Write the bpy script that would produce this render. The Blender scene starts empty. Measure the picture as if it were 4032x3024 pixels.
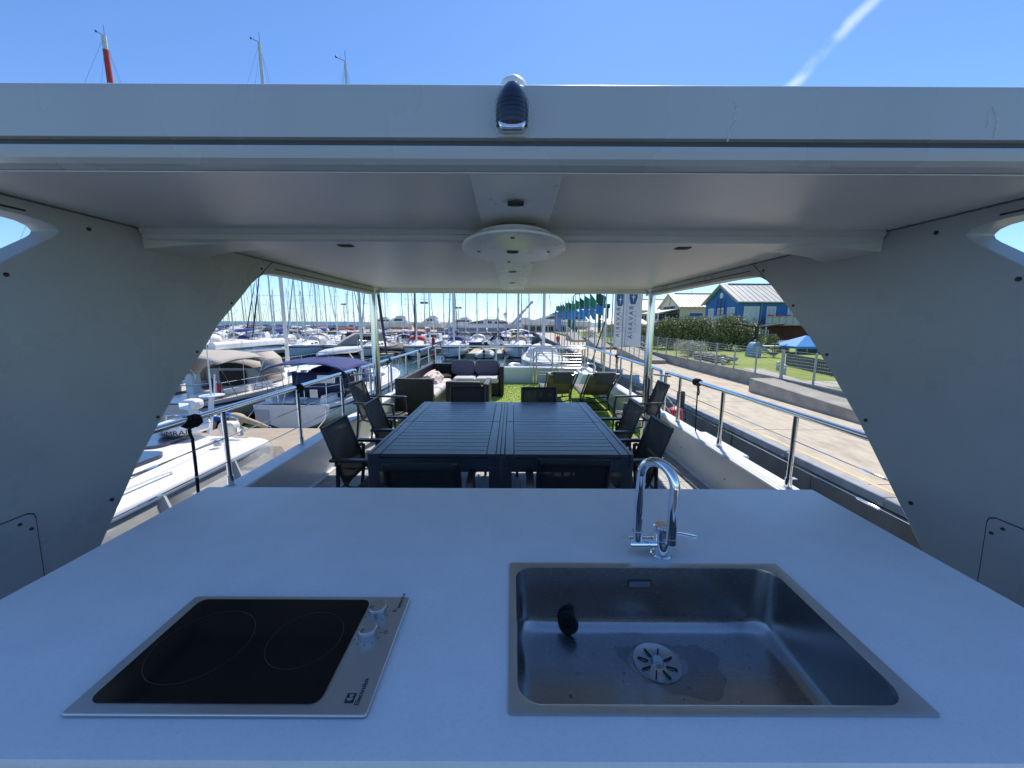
import bpy, bmesh, math, random
from mathutils import Vector, Matrix
R = math.radians
sc = bpy.context.scene
C = sc.collection
random.seed(11)

# ------------------------------------------------------------------ camera, sky, sun, exposure
cam_d = bpy.data.cameras.new('camera'); cam = bpy.data.objects.new('camera', cam_d); C.objects.link(cam)
cam_d.sensor_width = 36; cam_d.lens = 13.527; cam_d.clip_start = 0.05; cam_d.clip_end = 20000
cam.matrix_world = Matrix.Translation((0, 0, 1.59)) @ Matrix.Rotation(R(90 - 9.12), 4, 'X') @ Matrix.Rotation(R(0.25), 4, 'Z')
sc.camera = cam

SUN_AZ, SUN_EL = R(17), R(53)          # azimuth clockwise from +Y
w = bpy.data.worlds.new('World'); sc.world = w; w.use_nodes = True
nt = w.node_tree; nd = nt.nodes; lk = nt.links
bg = nd['Background']; bg.inputs['Strength'].default_value = 0.125
sky = nd.new('ShaderNodeTexSky'); sky.sky_type = 'NISHITA'; sky.sun_disc = False
sky.sun_elevation = SUN_EL; sky.sun_rotation = SUN_AZ
sky.altitude = 0; sky.air_density = 1.0; sky.dust_density = 0.1; sky.ozone_density = 2.0
tc = nd.new('ShaderNodeTexCoord')
def vm(op, a, b=None):
    n = nd.new('ShaderNodeVectorMath'); n.operation = op
    for i, q in enumerate((a, b)):
        if q is None: continue
        if isinstance(q, (tuple, Vector)): n.inputs[i].default_value = q
        else: lk.new(q, n.inputs[i])
    return n.outputs['Value'] if op in ('DOT_PRODUCT', 'LENGTH') else n.outputs[0]
def mth(op, a, b=None, clamp=False):
    n = nd.new('ShaderNodeMath'); n.operation = op; n.use_clamp = clamp
    for i, q in enumerate((a, b)):
        if q is None: continue
        if isinstance(q, (int, float)): n.inputs[i].default_value = q
        else: lk.new(q, n.inputs[i])
    return n.outputs[0]
def smooth_map(v, a, b):
    n = nd.new('ShaderNodeMapRange'); n.interpolation_type = 'SMOOTHSTEP'
    lk.new(v, n.inputs[0]); n.inputs[1].default_value = a; n.inputs[2].default_value = b
    return n.outputs[0]
# a broken vapour trail and low far-off cloud, both fixed in the sky by direction
d = vm('NORMALIZE', tc.outputs['Generated'])
ta, tb = Vector((0.491, 0.766, 0.415)).normalized(), Vector((0.554, 0.674, 0.489)).normalized()
tn = ta.cross(tb).normalized()
nz = nd.new('ShaderNodeTexNoise'); nz.inputs['Scale'].default_value = 9; nz.inputs['Detail'].default_value = 5; lk.new(d, nz.inputs['Vector'])
nz2 = nd.new('ShaderNodeTexNoise'); nz2.inputs['Scale'].default_value = 17; nz2.inputs['Detail'].default_value = 3; lk.new(d, nz2.inputs['Vector'])
off = mth('ADD', vm('DOT_PRODUCT', d, tuple(tn)), mth('MULTIPLY', mth('SUBTRACT', nz.outputs[0], 0.5), 0.035))
band = smooth_map(mth('ABSOLUTE', off), 0.013, 0.0005)
patch = smooth_map(nz2.outputs[0], 0.26, 0.62)
along = smooth_map(vm('DOT_PRODUCT', d, tuple(((ta + tb) * .5).normalized())), 0.86, 0.97)
trail = mth('MULTIPLY', mth('MULTIPLY', band, patch), mth('MULTIPLY', along, 0.42))
sep = nd.new('ShaderNodeSeparateXYZ'); lk.new(d, sep.inputs[0])
nz3 = nd.new('ShaderNodeTexNoise'); nz3.inputs['Scale'].default_value = 3.2; nz3.inputs['Detail'].default_value = 6
mp3 = nd.new('ShaderNodeMapping'); mp3.inputs['Scale'].default_value = (1, 1, 5); lk.new(d, mp3.inputs[0]); lk.new(mp3.outputs[0], nz3.inputs['Vector'])
low = mth('MULTIPLY', mth('MULTIPLY', smooth_map(nz3.outputs[0], 0.5, 0.7), smooth_map(sep.outputs['Z'], 0.09, 0.03)), 0.35)
cl = mth('ADD', trail, low, True)
mx = nd.new('ShaderNodeMix'); mx.data_type = 'RGBA'; lk.new(cl, mx.inputs[0])
tint = nd.new('ShaderNodeMix'); tint.data_type = 'RGBA'; tint.blend_type = 'MULTIPLY'; tint.inputs[0].default_value = 1; lk.new(sky.outputs[0], tint.inputs[6]); tint.inputs[7].default_value = (.68, .90, 1.18, 1)   # white balance of the whole sky
lk.new(tint.outputs[2], mx.inputs[6]); mx.inputs[7].default_value = (7.5, 8.2, 9.0, 1)
lk.new(mx.outputs[2], bg.inputs['Color'])

sd = bpy.data.lights.new('sun', 'SUN'); sd.energy = 4.6; sd.angle = R(0.53); sd.color = (1, 0.90, 0.75)
sun = bpy.data.objects.new('sun', sd); C.objects.link(sun)
sdir = Vector((math.sin(SUN_AZ) * math.cos(SUN_EL), math.cos(SUN_AZ) * math.cos(SUN_EL), math.sin(SUN_EL)))
sun.rotation_euler = sdir.to_track_quat('Z', 'Y').to_euler(); sun.location = sdir * 50
vs = sc.view_settings; vs.view_transform = 'Standard'; vs.look = 'None'; vs.gamma = 1; vs.use_curve_mapping = False
vs.exposure = 0.32
sc.cycles.max_bounces = 10; sc.cycles.transparent_max_bounces = 16; sc.cycles.caustics_reflective = False; sc.cycles.caustics_refractive = False
sc.cycles.sample_clamp_indirect = 8

# ------------------------------------------------------------------ materials
MATS = {}
def mat(name, col, rough=.5, metal=0., var=.1, vscale=5., bump=0., bscale=60., spec=.5, coat=0., alpha=1., aniso=0., stretch=(1, 1, 1), bstretch=(1, 1, 1), sheen=0., rvar=.08, trans=0., detail=4, dirt=None, dirt_scale=2., dirt_amt=.5, sss=0.):
    m = bpy.data.materials.new(name); m.use_nodes = True; t = m.node_tree; n = t.nodes; l = t.links
    p = n['Principled BSDF']; out = n['Material Output']
    co = n.new('ShaderNodeTexCoord'); mp = n.new('ShaderNodeMapping'); l.new(co.outputs['Object'], mp.inputs[0]); mp.inputs['Scale'].default_value = stretch
    no = n.new('ShaderNodeTexNoise'); no.inputs['Scale'].default_value = vscale; no.inputs['Detail'].default_value = detail; l.new(mp.outputs[0], no.inputs['Vector'])
    rp = n.new('ShaderNodeMapRange'); l.new(no.outputs[0], rp.inputs[0]); rp.inputs[1].default_value = .3; rp.inputs[2].default_value = .7
    mx = n.new('ShaderNodeMix'); mx.data_type = 'RGBA'; l.new(rp.outputs[0], mx.inputs[0])
    mx.inputs[6].default_value = (*[max(0, c * (1 - var)) for c in col], 1); mx.inputs[7].default_value = (*[min(1, c * (1 + var)) for c in col], 1)
    src = mx.outputs[2]
    if dirt:
        dn = n.new('ShaderNodeTexNoise'); dn.inputs['Scale'].default_value = dirt_scale; dn.inputs['Detail'].default_value = 8; dn.inputs['Roughness'].default_value = .65; l.new(mp.outputs[0], dn.inputs['Vector'])
        dr = n.new('ShaderNodeMapRange'); l.new(dn.outputs[0], dr.inputs[0]); dr.inputs[1].default_value = .48; dr.inputs[2].default_value = .75; dr.inputs[4].default_value = dirt_amt
        m2 = n.new('ShaderNodeMix'); m2.data_type = 'RGBA'; l.new(dr.outputs[0], m2.inputs[0]); l.new(src, m2.inputs[6]); m2.inputs[7].default_value = (*dirt, 1); src = m2.outputs[2]
    l.new(src, p.inputs['Base Color'])
    rr = n.new('ShaderNodeMapRange'); l.new(no.outputs[0], rr.inputs[0]); rr.inputs[3].default_value = max(.02, rough - rvar); rr.inputs[4].default_value = min(1, rough + rvar); l.new(rr.outputs[0], p.inputs['Roughness'])
    p.inputs['Metallic'].default_value = metal; p.inputs['Specular IOR Level'].default_value = spec
    p.inputs['Coat Weight'].default_value = coat; p.inputs['Coat Roughness'].default_value = .08
    p.inputs['Anisotropic'].default_value = aniso; p.inputs['Sheen Weight'].default_value = sheen
    p.inputs['Transmission Weight'].default_value = trans
    if sss: p.inputs['Subsurface Weight'].default_value = sss; p.inputs['Subsurface Radius'].default_value = (.02, .01, .005)
    if bump:
        m3 = n.new('ShaderNodeMapping'); l.new(co.outputs['Object'], m3.inputs[0]); m3.inputs['Scale'].default_value = bstretch
        bn = n.new('ShaderNodeTexNoise'); bn.inputs['Scale'].default_value = bscale; bn.inputs['Detail'].default_value = 3; l.new(m3.outputs[0], bn.inputs['Vector'])
        bp = n.new('ShaderNodeBump'); bp.inputs['Strength'].default_value = bump; bp.inputs['Distance'].default_value = .01; l.new(bn.outputs[0], bp.inputs['Height']); l.new(bp.outputs[0], p.inputs['Normal'])
    if alpha < 1:
        tr = n.new('ShaderNodeBsdfTransparent'); ms = n.new('ShaderNodeMixShader'); ms.inputs[0].default_value = alpha
        l.new(tr.outputs[0], ms.inputs[1]); l.new(p.outputs[0], ms.inputs[2]); l.new(ms.outputs[0], out.inputs[0])
    MATS[name] = m
    return m
M = MATS
mat('counter', (.87, .87, .87), .30, var=.03, vscale=9, bump=.04, bscale=260, rvar=.06, dirt=(.62, .63, .64), dirt_scale=140, dirt_amt=.32, detail=8)
mat('roof_paint', (.52, .54, .55), .28, var=.06, vscale=2.5, bump=.10, bscale=6, rvar=.12, dirt=(.45, .47, .48), dirt_scale=5, dirt_amt=.12, stretch=(1, 1, .35))
mat('roof_edge', (.70, .72, .74), .25, var=.03, vscale=3, rvar=.05)
mat('ceiling', (.62, .63, .62), .32, var=.05, vscale=3, bump=.14, bscale=16, bstretch=(1, 3, 1))
mat('wing_paint', (.41, .435, .455), .30, var=.07, vscale=3, bump=.10, bscale=5, rvar=.12, dirt=(.35, .37, .385), dirt_scale=4, dirt_amt=.10)
mat('strip_paint', (.74, .75, .74), .28, var=.03, vscale=3, bump=.08, bscale=12)
mat('bulwark', (.72, .74, .76), .35, var=.04, vscale=3, bump=.04, bscale=18)
mat('rubber_black', (.012, .012, .013), .6)
mat('groove', (.03, .03, .033), .7)
mat('steel', (.72, .72, .73), .10, 1, var=.04, rvar=.04)
mat('chrome', (.86, .87, .88), .035, 1, var=.01, rvar=.015)
mat('brushed', (.48, .48, .48), .25, 1, var=.10, vscale=60, stretch=(1, 14, 14), aniso=.4, rvar=.07, dirt=(.38, .38, .38), dirt_scale=9, dirt_amt=.25)
mat('brushed_rim', (.60, .60, .60), .40, 1, var=.04, vscale=90, stretch=(1, 20, 20), aniso=.5)
mat('knob_metal', (.52, .52, .52), .42, 1, var=.05)
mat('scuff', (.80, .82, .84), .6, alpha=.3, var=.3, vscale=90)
mat('strainer', (.58, .57, .55), .34, 1, var=.05)
mat('hob_glass', (.004, .005, .007), .06, var=.2, vscale=3, coat=.2, rvar=.03, spec=.3)
mat('hob_ring', (.045, .032, .03), .4)
mat('groove_grey', (.09, .095, .10), .6)
mat('wet', (.05, .055, .06), .03, alpha=.16, var=.3, vscale=40, bump=.2, bscale=60)
mat('drop', (.22, .24, .27), .03, alpha=.4)
mat('print_dark', (.02, .02, .025), .5)
mat('black_plastic', (.014, .015, .017), .45)
mat('smoke_lens', (.012, .014, .03), .07, coat=.6, spec=.6)
mat('table_metal', (.068, .078, .098), .30, var=.12, vscale=8, bump=.06, bscale=150, rvar=.08)
mat('chair_metal', (.030, .032, .036), .32, var=.1, bump=.04, bscale=200)
mat('sling', (.035, .037, .042), .7, var=.12, vscale=40, bump=.35, bscale=700, alpha=.86)
mat('sling_beige', (.135, .12, .125), .75, var=.1, vscale=40, bump=.3, bscale=700)
mat('wicker', (.007, .0065, .007), .38, var=.4, vscale=40, bump=1.0, bscale=70, bstretch=(1, 1, 2.2), rvar=.15)
mat('cushion_dark', (.115, .105, .145), .85, var=.08, vscale=9, bump=.25, bscale=260, sheen=.2)
mat('cushion_light', (.56, .54, .52), .9, var=.07, vscale=9, bump=.3, bscale=240)
mat('cushion_under', (.16, .17, .18), .9, var=.08, bump=.3, bscale=240)
mat('towel', (.66, .55, .52), .95, var=.08, vscale=6, bump=.4, bscale=160)
mat('tile_slat', (.36, .38, .40), .65, var=.22, vscale=9, bump=.25, bscale=60, bstretch=(1, 1, 1), dirt=(.16, .16, .17), dirt_scale=6, dirt_amt=.4)
mat('turf', (.30, .42, .08), .9, var=.35, vscale=26, bump=.5, bscale=120)
mat('turf_blade', (.38, .50, .11), .75, var=.4, vscale=14)
mat('concrete', (.49, .44, .35), .9, var=.12, vscale=7, bump=.5, bscale=22, detail=10, dirt=(.22, .20, .165), dirt_scale=3.2, dirt_amt=.7, stretch=(1, .35, 1))
mat('wall_concrete', (.33, .32, .29), .9, var=.2, vscale=1.6, bump=.35, bscale=30, detail=8, dirt=(.14, .14, .13), dirt_scale=.9, dirt_amt=.7, stretch=(1, 1, 2.2))
mat('quay_face', (.17, .16, .145), .85, var=.25, vscale=2, bump=.45, bscale=24, detail=8, dirt=(.18, .17, .16), dirt_scale=1.4, dirt_amt=.4, stretch=(1, 1, .4))
mat('kerb_stone', (.30, .33, .36), .8, var=.18, vscale=3, bump=.3, bscale=30, dirt=(.5, .5, .48), dirt_scale=1.5, dirt_amt=.4)
mat('line_yellow', (.64, .50, .30), .85, var=.15, vscale=4, dirt=(.42, .38, .31), dirt_scale=3.5, dirt_amt=.95)
mat('lawn', (.21, .29, .03), .95, var=.22, vscale=.9, bump=.8, bscale=45, detail=10, dirt=(.20, .22, .05), dirt_scale=.45, dirt_amt=.6)
mat('path', (.40, .38, .34), .9, var=.1)
mat('galv', (.36, .39, .42), .45, .6, var=.1)
mat('galv_thin', (.42, .45, .47), .5, .2, var=.06)
mat('gel', (.80, .80, .79), .28, var=.03, vscale=2, coat=.15)
mat('gel_warm', (.74, .70, .60), .35, var=.04)
mat('gel_grey', (.50, .52, .54), .35, var=.04)
mat('hull_blue', (.60, .67, .74), .28, var=.04)
mat('navy', (.012, .016, .05), .55, var=.15)
mat('navy_stripe', (.015, .022, .07), .4)
mat('blue_cover', (.035, .07, .30), .85, var=.15, bump=.3, bscale=14)
mat('blue_canvas', (.030, .042, .17), .85, var=.12, vscale=3, bump=.25, bscale=10)
mat('beige_canvas', (.40, .375, .335), .9, var=.06, vscale=2.5, bump=.5, bscale=5)
mat('white_canvas', (.72, .72, .70), .9, var=.05, bump=.35, bscale=7)
mat('red_canvas', (.34, .030, .035), .85, var=.12, bump=.3, bscale=8)
mat('dark_canvas', (.03, .03, .032), .85, var=.15)
mat('tan_canvas', (.36, .30, .20), .9, var=.1)
mat('vinyl', (.55, .57, .58), .12, alpha=.34, var=.2, vscale=3, bump=.35, bscale=6)
mat('teak', (.35, .29, .225), .75, var=.28, vscale=4, stretch=(.6, 9, 9), bump=.15, bscale=50, dirt=(.42, .36, .28), dirt_scale=.8, dirt_amt=.5)
mat('sunroof', (.02, .035, .08), .06, coat=.5, var=.2)
mat('window_dark', (.012, .015, .02), .08, coat=.4, var=.2)
mat('alu', (.62, .63, .64), .38, .55, var=.08)
mat('mast_white', (.72, .71, .67), .35, var=.05)
mat('mast_dark', (.03, .035, .05), .5)
mat('mast_red', (.52, .05, .03), .45)
mat('wire', (.22, .23, .25), .4, .5)
mat('rope_black', (.006, .006, .007), .9, var=.2, bump=.6, bscale=300)
mat('rope_white', (.62, .6, .55), .9, var=.1)
mat('fender_red', (.30, .015, .035), .4, var=.15)
mat('fender_white', (.68, .66, .6), .6, var=.1, dirt=(.3, .3, .28), dirt_scale=9, dirt_amt=.5)
mat('wood_pile', (.07, .065, .058), .9, var=.3, vscale=6, bump=.6, bscale=20, stretch=(4, 4, .5))
mat('rust', (.12, .045, .02), .9, var=.4, vscale=8)
mat('house_blue', (.030, .165, .44), .7, var=.06, vscale=2, bump=.6, bscale=1.6, bstretch=(.05, .05, 5))
mat('house_cream', (.70, .63, .44), .75, var=.05, bump=.5, bscale=1.6, bstretch=(.05, .05, 5))
mat('house_brown', (.12, .040, .028), .8, var=.2, vscale=1.2)
mat('roof_metal', (.62, .60, .56), .5, .15, var=.06, vscale=.6)
mat('trim_white', (.76, .76, .74), .5, var=.03)
mat('curtain', (.58, .60, .60), .8, var=.12, vscale=14, stretch=(4, 4, .15))
mat('trim_olive', (.30, .34, .22), .6)
mat('leaf', (.15, .175, .06), .55, var=.5, vscale=2.3, spec=.35)
mat('leaf_light', (.36, .37, .18), .5, var=.4, vscale=3, spec=.4)
mat('bark', (.10, .075, .05), .9, var=.3, bump=.5, bscale=20)
mat('slide_blue', (.16, .30, .44), .45, var=.1)
mat('tent_blue', (.03, .25, .62), .7, var=.08)
mat('flag_green', (.02, .24, .13), .8, var=.1)
mat('flag_dark_green', (.015, .10, .055), .8, var=.1)
mat('flag_blue', (.05, .26, .60), .8, var=.1)
mat('flag_yellow', (.65, .5, .12), .8)
mat('flag_violet', (.22, .28, .60), .8, var=.1)
mat('flag_white', (.70, .70, .70), .85, var=.06, vscale=4, bump=.5, bscale=7)
mat('flag_red', (.5, .03, .03), .8)
mat('banner_ink', (.035, .055, .22), .8, var=.1)
mat('banner_logo', (.045, .12, .24), .8, var=.2)
mat('banner_grey', (.35, .37, .42), .8)
mat('shirt', (.012, .10, .42), .9, var=.15, vscale=8, bump=.6, bscale=16)
mat('trousers', (.44, .36, .25), .9, var=.12, vscale=7, bump=.7, bscale=18)
mat('skin', (.42, .21, .14), .55, var=.1, vscale=12, sss=.1)
mat('hair', (.05, .032, .022), .8, var=.3, vscale=60, bump=.6, bscale=200)
mat('shoe', (.05, .08, .30), .6)
mat('lift_green', (.02, .13, .10), .55, var=.1)
mat('fence_panel', (.28, .33, .42), .8, var=.1)
mat('rock', (.14, .14, .13), .95, var=.3, vscale=.4, bump=.8, bscale=2)
mat('red_post', (.45, .03, .035), .5)
mat('bright_blue', (.03, .12, .42), .5)
mat('pot', (.5, .46, .40), .8)
mat('flower', (.72, .66, .62), .8, var=.2)
mat('yellow', (.62, .48, .04), .7)

# water
m = bpy.data.materials.new('water'); m.use_nodes = True; t = m.node_tree; n = t.nodes; l = t.links; p = n['Principled BSDF']; MATS['water'] = m
p.inputs['Base Color'].default_value = (.020, .052, .045, 1); p.inputs['Roughness'].default_value = .04; p.inputs['IOR'].default_value = 1.33; p.inputs['Specular IOR Level'].default_value = .5
co = n.new('ShaderNodeTexCoord')
def wn(scale, det):
    a = n.new('ShaderNodeTexNoise'); a.inputs['Scale'].default_value = scale; a.inputs['Detail'].default_value = det; l.new(co.outputs['Object'], a.inputs['Vector']); return a.outputs[0]
ad = n.new('ShaderNodeMath'); ad.operation = 'MULTIPLY_ADD'; l.new(wn(1.1, 3), ad.inputs[0]); ad.inputs[1].default_value = 1.2; l.new(wn(4.5, 2), ad.inputs[2])
bp = n.new('ShaderNodeBump'); bp.inputs['Strength'].default_value = .28; bp.inputs['Distance'].default_value = .06; l.new(ad.outputs[0], bp.inputs['Height']); l.new(bp.outputs[0], p.inputs['Normal'])

m2 = m.copy(); m2.name = 'sea'; MATS['sea'] = m2; p2 = m2.node_tree.nodes['Principled BSDF']; p2.inputs['Base Color'].default_value = (.02, .085, .11, 1); p2.inputs['Roughness'].default_value = .3
for q_ in m2.node_tree.nodes:
    if q_.type == 'BUMP': q_.inputs['Strength'].default_value = 1.0; q_.inputs['Distance'].default_value = .5
# ------------------------------------------------------------------ mesh helpers
class MB:
    def __init__(s): s.v = []; s.f = []
    def add(s, vs, fs):
        o = len(s.v); s.v += [tuple(q) for q in vs]; s.f += [tuple(i + o for i in f) for f in fs]; return s
    def box(s, x0, x1, y0, y1, z0, z1):
        return s.add([(x0, y0, z0), (x1, y0, z0), (x1, y1, z0), (x0, y1, z0), (x0, y0, z1), (x1, y0, z1), (x1, y1, z1), (x0, y1, z1)],
                     [(0, 3, 2, 1), (4, 5, 6, 7), (0, 1, 5, 4), (1, 2, 6, 5), (2, 3, 7, 6), (3, 0, 4, 7)])
    def obox(s, c, size, mtx=None):
        a, b, d = [q / 2 for q in size]; vs = [Vector(q) for q in ((-a, -b, -d), (a, -b, -d), (a, b, -d), (-a, b, -d), (-a, -b, d), (a, -b, d), (a, b, d), (-a, b, d))]
        if mtx is not None: vs = [mtx @ q for q in vs]
        return s.add([q + Vector(c) for q in vs], [(0, 3, 2, 1), (4, 5, 6, 7), (0, 1, 5, 4), (1, 2, 6, 5), (2, 3, 7, 6), (3, 0, 4, 7)])
    def bar(s, p, q, a, b, up=(0, 0, 1)):            # rectangular bar from p to q, a wide, b high
        p, q = Vector(p), Vector(q); d = (q - p).normalized(); u = Vector(up)
        if abs(d.dot(u)) > .98: u = Vector((0, 1, 0))
        x = d.cross(u).normalized(); z = x.cross(d)
        vs = [e + x * (i * a / 2) + z * (j * b / 2) for e in (p, q) for i, j in ((-1, -1), (1, -1), (1, 1), (-1, 1))]
        return s.add(vs, [(0, 1, 2, 3), (7, 6, 5, 4), (0, 4, 5, 1), (1, 5, 6, 2), (2, 6, 7, 3), (3, 7, 4, 0)])
    def tube(s, pts, r, n=8, cap=True, closed=False):
        P = [Vector(q) for q in pts]; k = len(P); rs = r if isinstance(r, (list, tuple)) else [r] * k
        T = []
        for i in range(k):
            a = P[i - 1] if (i or closed) else P[i]; b = P[(i + 1) % k] if (i < k - 1 or closed) else P[i]
            T.append((b - a).normalized())
        u = Vector((0, 0, 1)); u = Vector((1, 0, 0)) if abs(T[0].dot(u)) > .9 else u
        N = (u - T[0] * u.dot(T[0])).normalized(); vs = []
        for i in range(k):
            N = (N - T[i] * N.dot(T[i])).normalized(); B = T[i].cross(N)
            for j in range(n):
                a = 2 * math.pi * j / n; vs.append(P[i] + (N * math.cos(a) + B * math.sin(a)) * rs[i])
        fs = []
        for i in range(k if closed else k - 1):
            for j in range(n):
                a, b = i * n + j, i * n + (j + 1) % n; c_, d_ = ((i + 1) % k) * n + (j + 1) % n, ((i + 1) % k) * n + j
                fs.append((a, b, c_, d_))
        if cap and not closed: fs += [tuple(range(n))[::-1], tuple(range((k - 1) * n, k * n))]
        return s.add(vs, fs)
    def prism(s, poly, axis, a0, a1):                 # polygon in the two other axes, extruded along axis
        k = len(poly)
        def pt(p, a): return {'x': (a, p[0], p[1]), 'y': (p[0], a, p[1]), 'z': (p[0], p[1], a)}[axis]
        vs = [pt(p, a0) for p in poly] + [pt(p, a1) for p in poly]
        return s.add(vs, [tuple(range(k))[::-1], tuple(range(k, 2 * k))] + [(i, (i + 1) % k, k + (i + 1) % k, k + i) for i in range(k)])
    def lathe(s, prof, n=24, c=(0, 0, 0), axis='z', sx=1., sy=1., cap=True):
        vs = []
        for r, h in prof:
            for j in range(n):
                a = 2 * math.pi * j / n; x, y = r * math.cos(a) * sx, r * math.sin(a) * sy
                q = {'z': (x, y, h), 'y': (x, h, y), 'x': (h, x, y)}[axis]; vs.append((q[0] + c[0], q[1] + c[1], q[2] + c[2]))
        k = len(prof); fs = [(i * n + j, i * n + (j + 1) % n, (i + 1) * n + (j + 1) % n, (i + 1) * n + j) for i in range(k - 1) for j in range(n)]
        if cap and prof[0][0] > 1e-6: fs.append(tuple(range(n))[::-1])
        if cap and prof[-1][0] > 1e-6: fs.append(tuple(range((k - 1) * n, k * n)))
        return s.add(vs, fs)
    def loft(s, secs, closed=False, cap0=False, cap1=False):
        k = len(secs[0]); vs = [p for q in secs for p in q]; fs = []
        for i in range(len(secs) - 1):
            for j in range(k if closed else k - 1):
                fs.append((i * k + j, i * k + (j + 1) % k, (i + 1) * k + (j + 1) % k, (i + 1) * k + j))
        if cap0: fs.append(tuple(range(k))[::-1])
        if cap1: fs.append(tuple(range((len(secs) - 1) * k, len(secs) * k)))
        return s.add(vs, fs)
    def pillow(s, c, size, e=.35, n=20, k=10, mtx=None):  # superellipsoid cushion
        a, b, d = [q / 2 for q in size]; sg = lambda q, x: math.copysign(abs(q) ** x, q); secs = []
        for i in range(k + 1):
            ph = -math.pi / 2 + math.pi * i / k; row = []
            for j in range(n):
                th = 2 * math.pi * j / n
                q = Vector((a * sg(math.cos(ph), e * 1.3) * sg(math.cos(th), e), b * sg(math.cos(ph), e * 1.3) * sg(math.sin(th), e), d * sg(math.sin(ph), .8)))
                if mtx is not None: q = mtx @ q
                row.append(q + Vector(c))
            secs.append(row)
        return s.loft(secs, closed=True)
    def sphere(s, c, r, n=12, k=8, sc_=(1, 1, 1)):
        return s.loft([[(c[0] + r * sc_[0] * math.cos(-math.pi / 2 + math.pi * i / k) * math.cos(2 * math.pi * j / n), c[1] + r * sc_[1] * math.cos(-math.pi / 2 + math.pi * i / k) * math.sin(2 * math.pi * j / n), c[2] + r * sc_[2] * math.sin(-math.pi / 2 + math.pi * i / k)) for j in range(n)] for i in range(k + 1)], closed=True)
    def obj(s, name, m, parent=None, smooth=False, bevel=0, seg=2, kind=None, loc=None, rotz=None, solid=0, angle=38):
        me = bpy.data.meshes.new(name); me.from_pydata(s.v, [], s.f); me.update()
        me.materials.append(M[m] if isinstance(m, str) else m)
        if smooth or bevel:
            me.polygons.foreach_set('use_smooth', [True] * len(me.polygons))
            try: me.set_sharp_from_angle(angle=R(angle))
            except Exception: pass
        o = bpy.data.objects.new(name, me); C.objects.link(o)
        if parent is not None: o.parent = parent
        if bevel:
            b = o.modifiers.new('bevel', 'BEVEL'); b.width = bevel; b.segments = seg; b.limit_method = 'ANGLE'; b.angle_limit = R(35); b.harden_normals = False
        if solid:
            q = o.modifiers.new('solid', 'SOLIDIFY'); q.thickness = solid; q.offset = 0
        if kind: o['kind'] = kind
        if loc: o.location = loc
        if rotz is not None: o.rotation_euler = (0, 0, rotz)
        return o
def tag(o, label, cat, group=None):
    o['label'] = label; o['category'] = cat
    if group: o['group'] = group
    return o
def thing(name, label, cat, loc=(0, 0, 0), rotz=0., group=None):
    o = bpy.data.objects.new(name, None); C.objects.link(o); o.location = loc; o.rotation_euler = (0, 0, rotz); o.empty_display_size = .2
    return tag(o, label, cat, group)
def dup(o, parent=None):
    c = o.copy(); C.objects.link(c)
    if parent is not None: c.parent = parent
    for ch in o.children: dup(ch, c)
    return c
def arc(cx, cy, r, a0, a1, n=8): return [(cx + r * math.cos(R(a0 + (a1 - a0) * i / n)), cy + r * math.sin(R(a0 + (a1 - a0) * i / n))) for i in range(n + 1)]
def rrect(x0, x1, y0, y1, r, n=5):
    return arc(x1 - r, y0 + r, r, -90, 0, n) + arc(x1 - r, y1 - r, r, 0, 90, n) + arc(x0 + r, y1 - r, r, 90, 180, n) + arc(x0 + r, y0 + r, r, 180, 270, n)
def text_mesh(body, size, depth=.001):
    cu = bpy.data.curves.new('text', 'FONT'); cu.body = body; cu.size = size; cu.extrude = depth; cu.align_x = 'LEFT'
    o = bpy.data.objects.new('text', cu); C.objects.link(o); bpy.context.view_layer.update()
    me = bpy.data.meshes.new_from_object(o.evaluated_get(bpy.context.evaluated_depsgraph_get()))
    vs = [tuple(q.co) for q in me.vertices]; fs = [tuple(q.vertices) for q in me.polygons]
    bpy.data.objects.remove(o); bpy.data.curves.remove(cu); bpy.data.meshes.remove(me)
    return vs, fs

# ================================================================== WATER, GROUND
ZW, ZP, ZL = -2.5, -0.86, -0.60          # water, promenade, lawn
MB().add([(-9000, 158, ZW + .004), (9000, 158, ZW + .004), (9000, 12000, ZW + .004), (-9000, 12000, ZW + .004)], [(0, 1, 2, 3)]).obj('sea', 'sea', kind='structure')
b = MB().add([(-2000, -300, ZW), (2000, -300, ZW), (2000, 160, ZW), (-2000, 160, ZW)], [(0, 1, 2, 3)]); o = b.obj('water', 'water', kind='structure')
b = MB().box(-300, 300, -300, 400, ZW - 6, ZW - 5); o = b.obj('seabed', 'rock', kind='structure')

# ================================================================== THE HOUSEBOAT WE STAND ON
boat = thing('houseboat', 'pale grey houseboat upper deck with hardtop roof, the deck in the foreground', 'houseboat', (0, 0, 0))
def BP(mb, name, m, **k): return mb.obj(name, m, k.pop('parent', boat), **k)
BP(MB().prism([(-2.1, ZW - .4), (2.1, ZW - .4), (2.5, ZW + .5), (2.5, -1.6), (2.1, -1.55), (2.1, -.06), (-2.1, -.06), (-2.1, -1.55), (-2.5, -1.6), (-2.5, ZW + .5)], 'y', -6, 10.45), 'hull', 'gel')
BP(MB().box(2.1, 3.5, 4.6, 9.2, -1.05, -.95), 'side_platform', 'gel')
floor = BP(MB().box(-1.98, 1.98, -4, 5.2, -.06, -.024), 'deck_floor', 'groove')
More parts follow.
